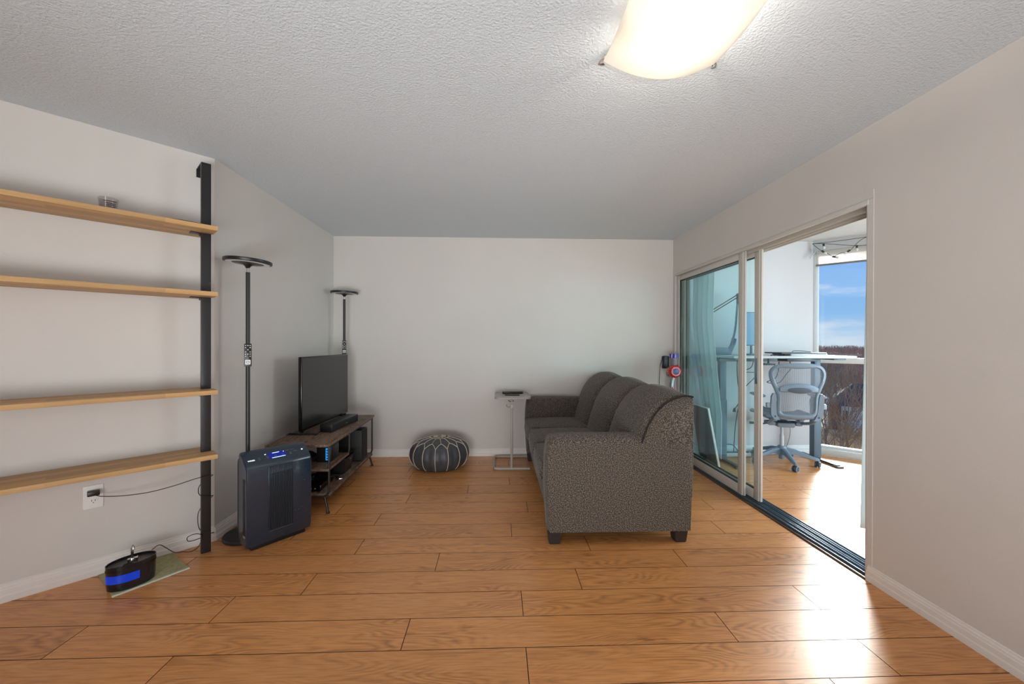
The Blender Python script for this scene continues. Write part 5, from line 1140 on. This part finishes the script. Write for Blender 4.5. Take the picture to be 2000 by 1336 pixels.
for i, (a, dist, hh) in enumerate(tr_spots):
    rnd = random.Random(100 + i); bm = nb(); rr_ = 0.17
    branch(bm, rnd, Vector((0, 0, 0)), Vector((0.02, 0.01, 1)).normalized(), hh * 0.66, rr_, 3, 3)
    o = obj('bare_tree', bm, bark if i % 3 else bark2, loc=az_pt(a, dist), ang=4, recalc=False)
    tag(o, 'bare winter tree outside the sunroom window among the houses', 'tree', 'bare trees below the sunroom')
# thicket between the trees: nobody could count it
rnd = random.Random(42); bm = nb()
for k in range(3600):
    a = rnd.uniform(33, 52); dist = 34 + 70 * rnd.random() ** 0.8; hgt = rnd.uniform(1.2, 4.6) * (1 if dist < 85 else 0.6)
    p = az_pt(a, dist, GZ + 0.0); 
    for _ in range(4):
        d = Vector((rnd.uniform(-.9, .9), rnd.uniform(-.9, .9), 1)).normalized(); e_ = p + d * hgt * rnd.uniform(.5, 1); stick(bm, p, e_, 0.035, 0.012, 3)
        m1 = p.lerp(e_, rnd.uniform(.3, .7)); stick(bm, m1, m1 + Vector((rnd.uniform(-1, 1), rnd.uniform(-1, 1), rnd.uniform(-.2, .9))) * hgt * .35, 0.02, 0.01, 3)
o = obj('brush_thicket', bm, [brush_m], ang=4, recalc=False); tag(o, 'tangled leafless brush covering the ground below the sunroom window', 'brush', kind='stuff')
rnd = random.Random(43); bm = nb()
for k in range(9000):
    a = rnd.uniform(26, 62); dist = 166 + 900 * rnd.random() ** 1.4; hgt = rnd.uniform(6, 13) * (1 if dist < 500 else 1.15)
    p = az_pt(a, dist); w_ = 0.05 + dist * 0.0005
    stick(bm, p, p + Vector((rnd.uniform(-.6, .6), 0, hgt)), w_, w_ * .3, 3)
    for _ in range(4):
        m1 = p + Vector((0, 0, hgt * rnd.uniform(.25, .8))); stick(bm, m1, m1 + Vector((rnd.uniform(-1, 1), rnd.uniform(-1, 1), rnd.uniform(.3, 1))) * hgt * .35, w_ * .7, w_ * .2, 3)
o = obj('far_woodland', bm, [farw], ang=4, recalc=False); tag(o, 'distant leafless woodland reaching to the horizon below the sky', 'woodland', kind='stuff')
brick = bpy.data.materials.new('red_brick'); brick.use_nodes = True; ns, lk = nodes(brick); br = ns.new('ShaderNodeTexBrick'); br.inputs['Scale'].default_value = 3; br.inputs['Color1'].default_value = (*s2l((128, 82, 66)), 1); br.inputs['Color2'].default_value = (*s2l((108, 70, 58)), 1); br.inputs['Mortar'].default_value = (*s2l((140, 128, 118)), 1)
tcn = ns.new('ShaderNodeTexCoord'); lk.new(tcn.outputs['Object'], br.inputs['Vector']); lk.new(br.outputs[0], ns['Principled BSDF'].inputs['Base Color'])
roofm = mat('grey_shingles', (78, 84, 90), 0.85, noise=0.3, nscale=3); side_m = mat('pale_siding', (222, 230, 234), 0.7); hwin = mat('dark_window', (58, 74, 86), 0.15)
def house(label, loc, rz, L_, Wd, hw, hr, wallm):
    h_ = thing('house', label, 'house', loc, R(rz))
    bm = nb(); b2(bm, (0, 0, 0), (L_, Wd, hw)); t = bm; wl = obj('house_wall', bm, wallm, h_)
    bm = nb()
    o_ = 0.5; A = [(-o_, -o_, hw - .1), (L_ + o_, -o_, hw - .1), (L_ + o_, Wd + o_, hw - .1), (-o_, Wd + o_, hw - .1)]; rdg = [(L_ * .32, Wd / 2, hw + hr), (L_ * .85, Wd / 2, hw + hr)]
    V = [bm.verts.new(p) for p in A + rdg]; V2 = [bm.verts.new((p[0], p[1], p[2] - .18)) for p in A]
    for f in ((0, 1, 5, 4), (1, 2, 5), (2, 3, 4, 5), (3, 0, 4)): bm.faces.new([V[k] for k in f])
    for k in range(4): bm.faces.new([V2[k], V2[(k + 1) % 4], V[(k + 1) % 4], V[k]])
    bm.faces.new(V2[::-1]); obj('roof', bm, roofm, h_)
    for k in range(3):
        bm = nb(); x = 2.2 + k * L_ / 3.2; b2(bm, (x, -0.06, hw * .35), (x + 1.1, 0.05, hw * .8), 0.02); f_ = obj('house_window', bm, whitep, h_)
        bm = nb(); b2(bm, (x + .1, -0.08, hw * .38), (x + 1.0, -0.05, hw * .77)); obj('house_pane', bm, hwin, f_)
    return h_
hp = az_pt(40.35, 109)
HS = house('grey roofed house with a brick corner and pale siding below the sunroom', (hp.x, hp.y, GZ), -38, 13, 8, 5.4, 4.2, side_m)
bm = nb(); b2(bm, (-0.15, -0.4, 0), (2.0, 0.5, 5.3)); obj('brick_corner', bm, brick, HS)
hp = az_pt(35.9, 126); h2 = house('pale house half hidden by trees left of the grey roofed house', (hp.x, hp.y, GZ), -35, 7, 7, 4.2, 2.4, side_m)
hp = az_pt(37.0, 142); h3 = house('red brick house farther back behind the bare trees', (hp.x, hp.y, GZ), -30, 6, 7, 5, 3.0, brick)
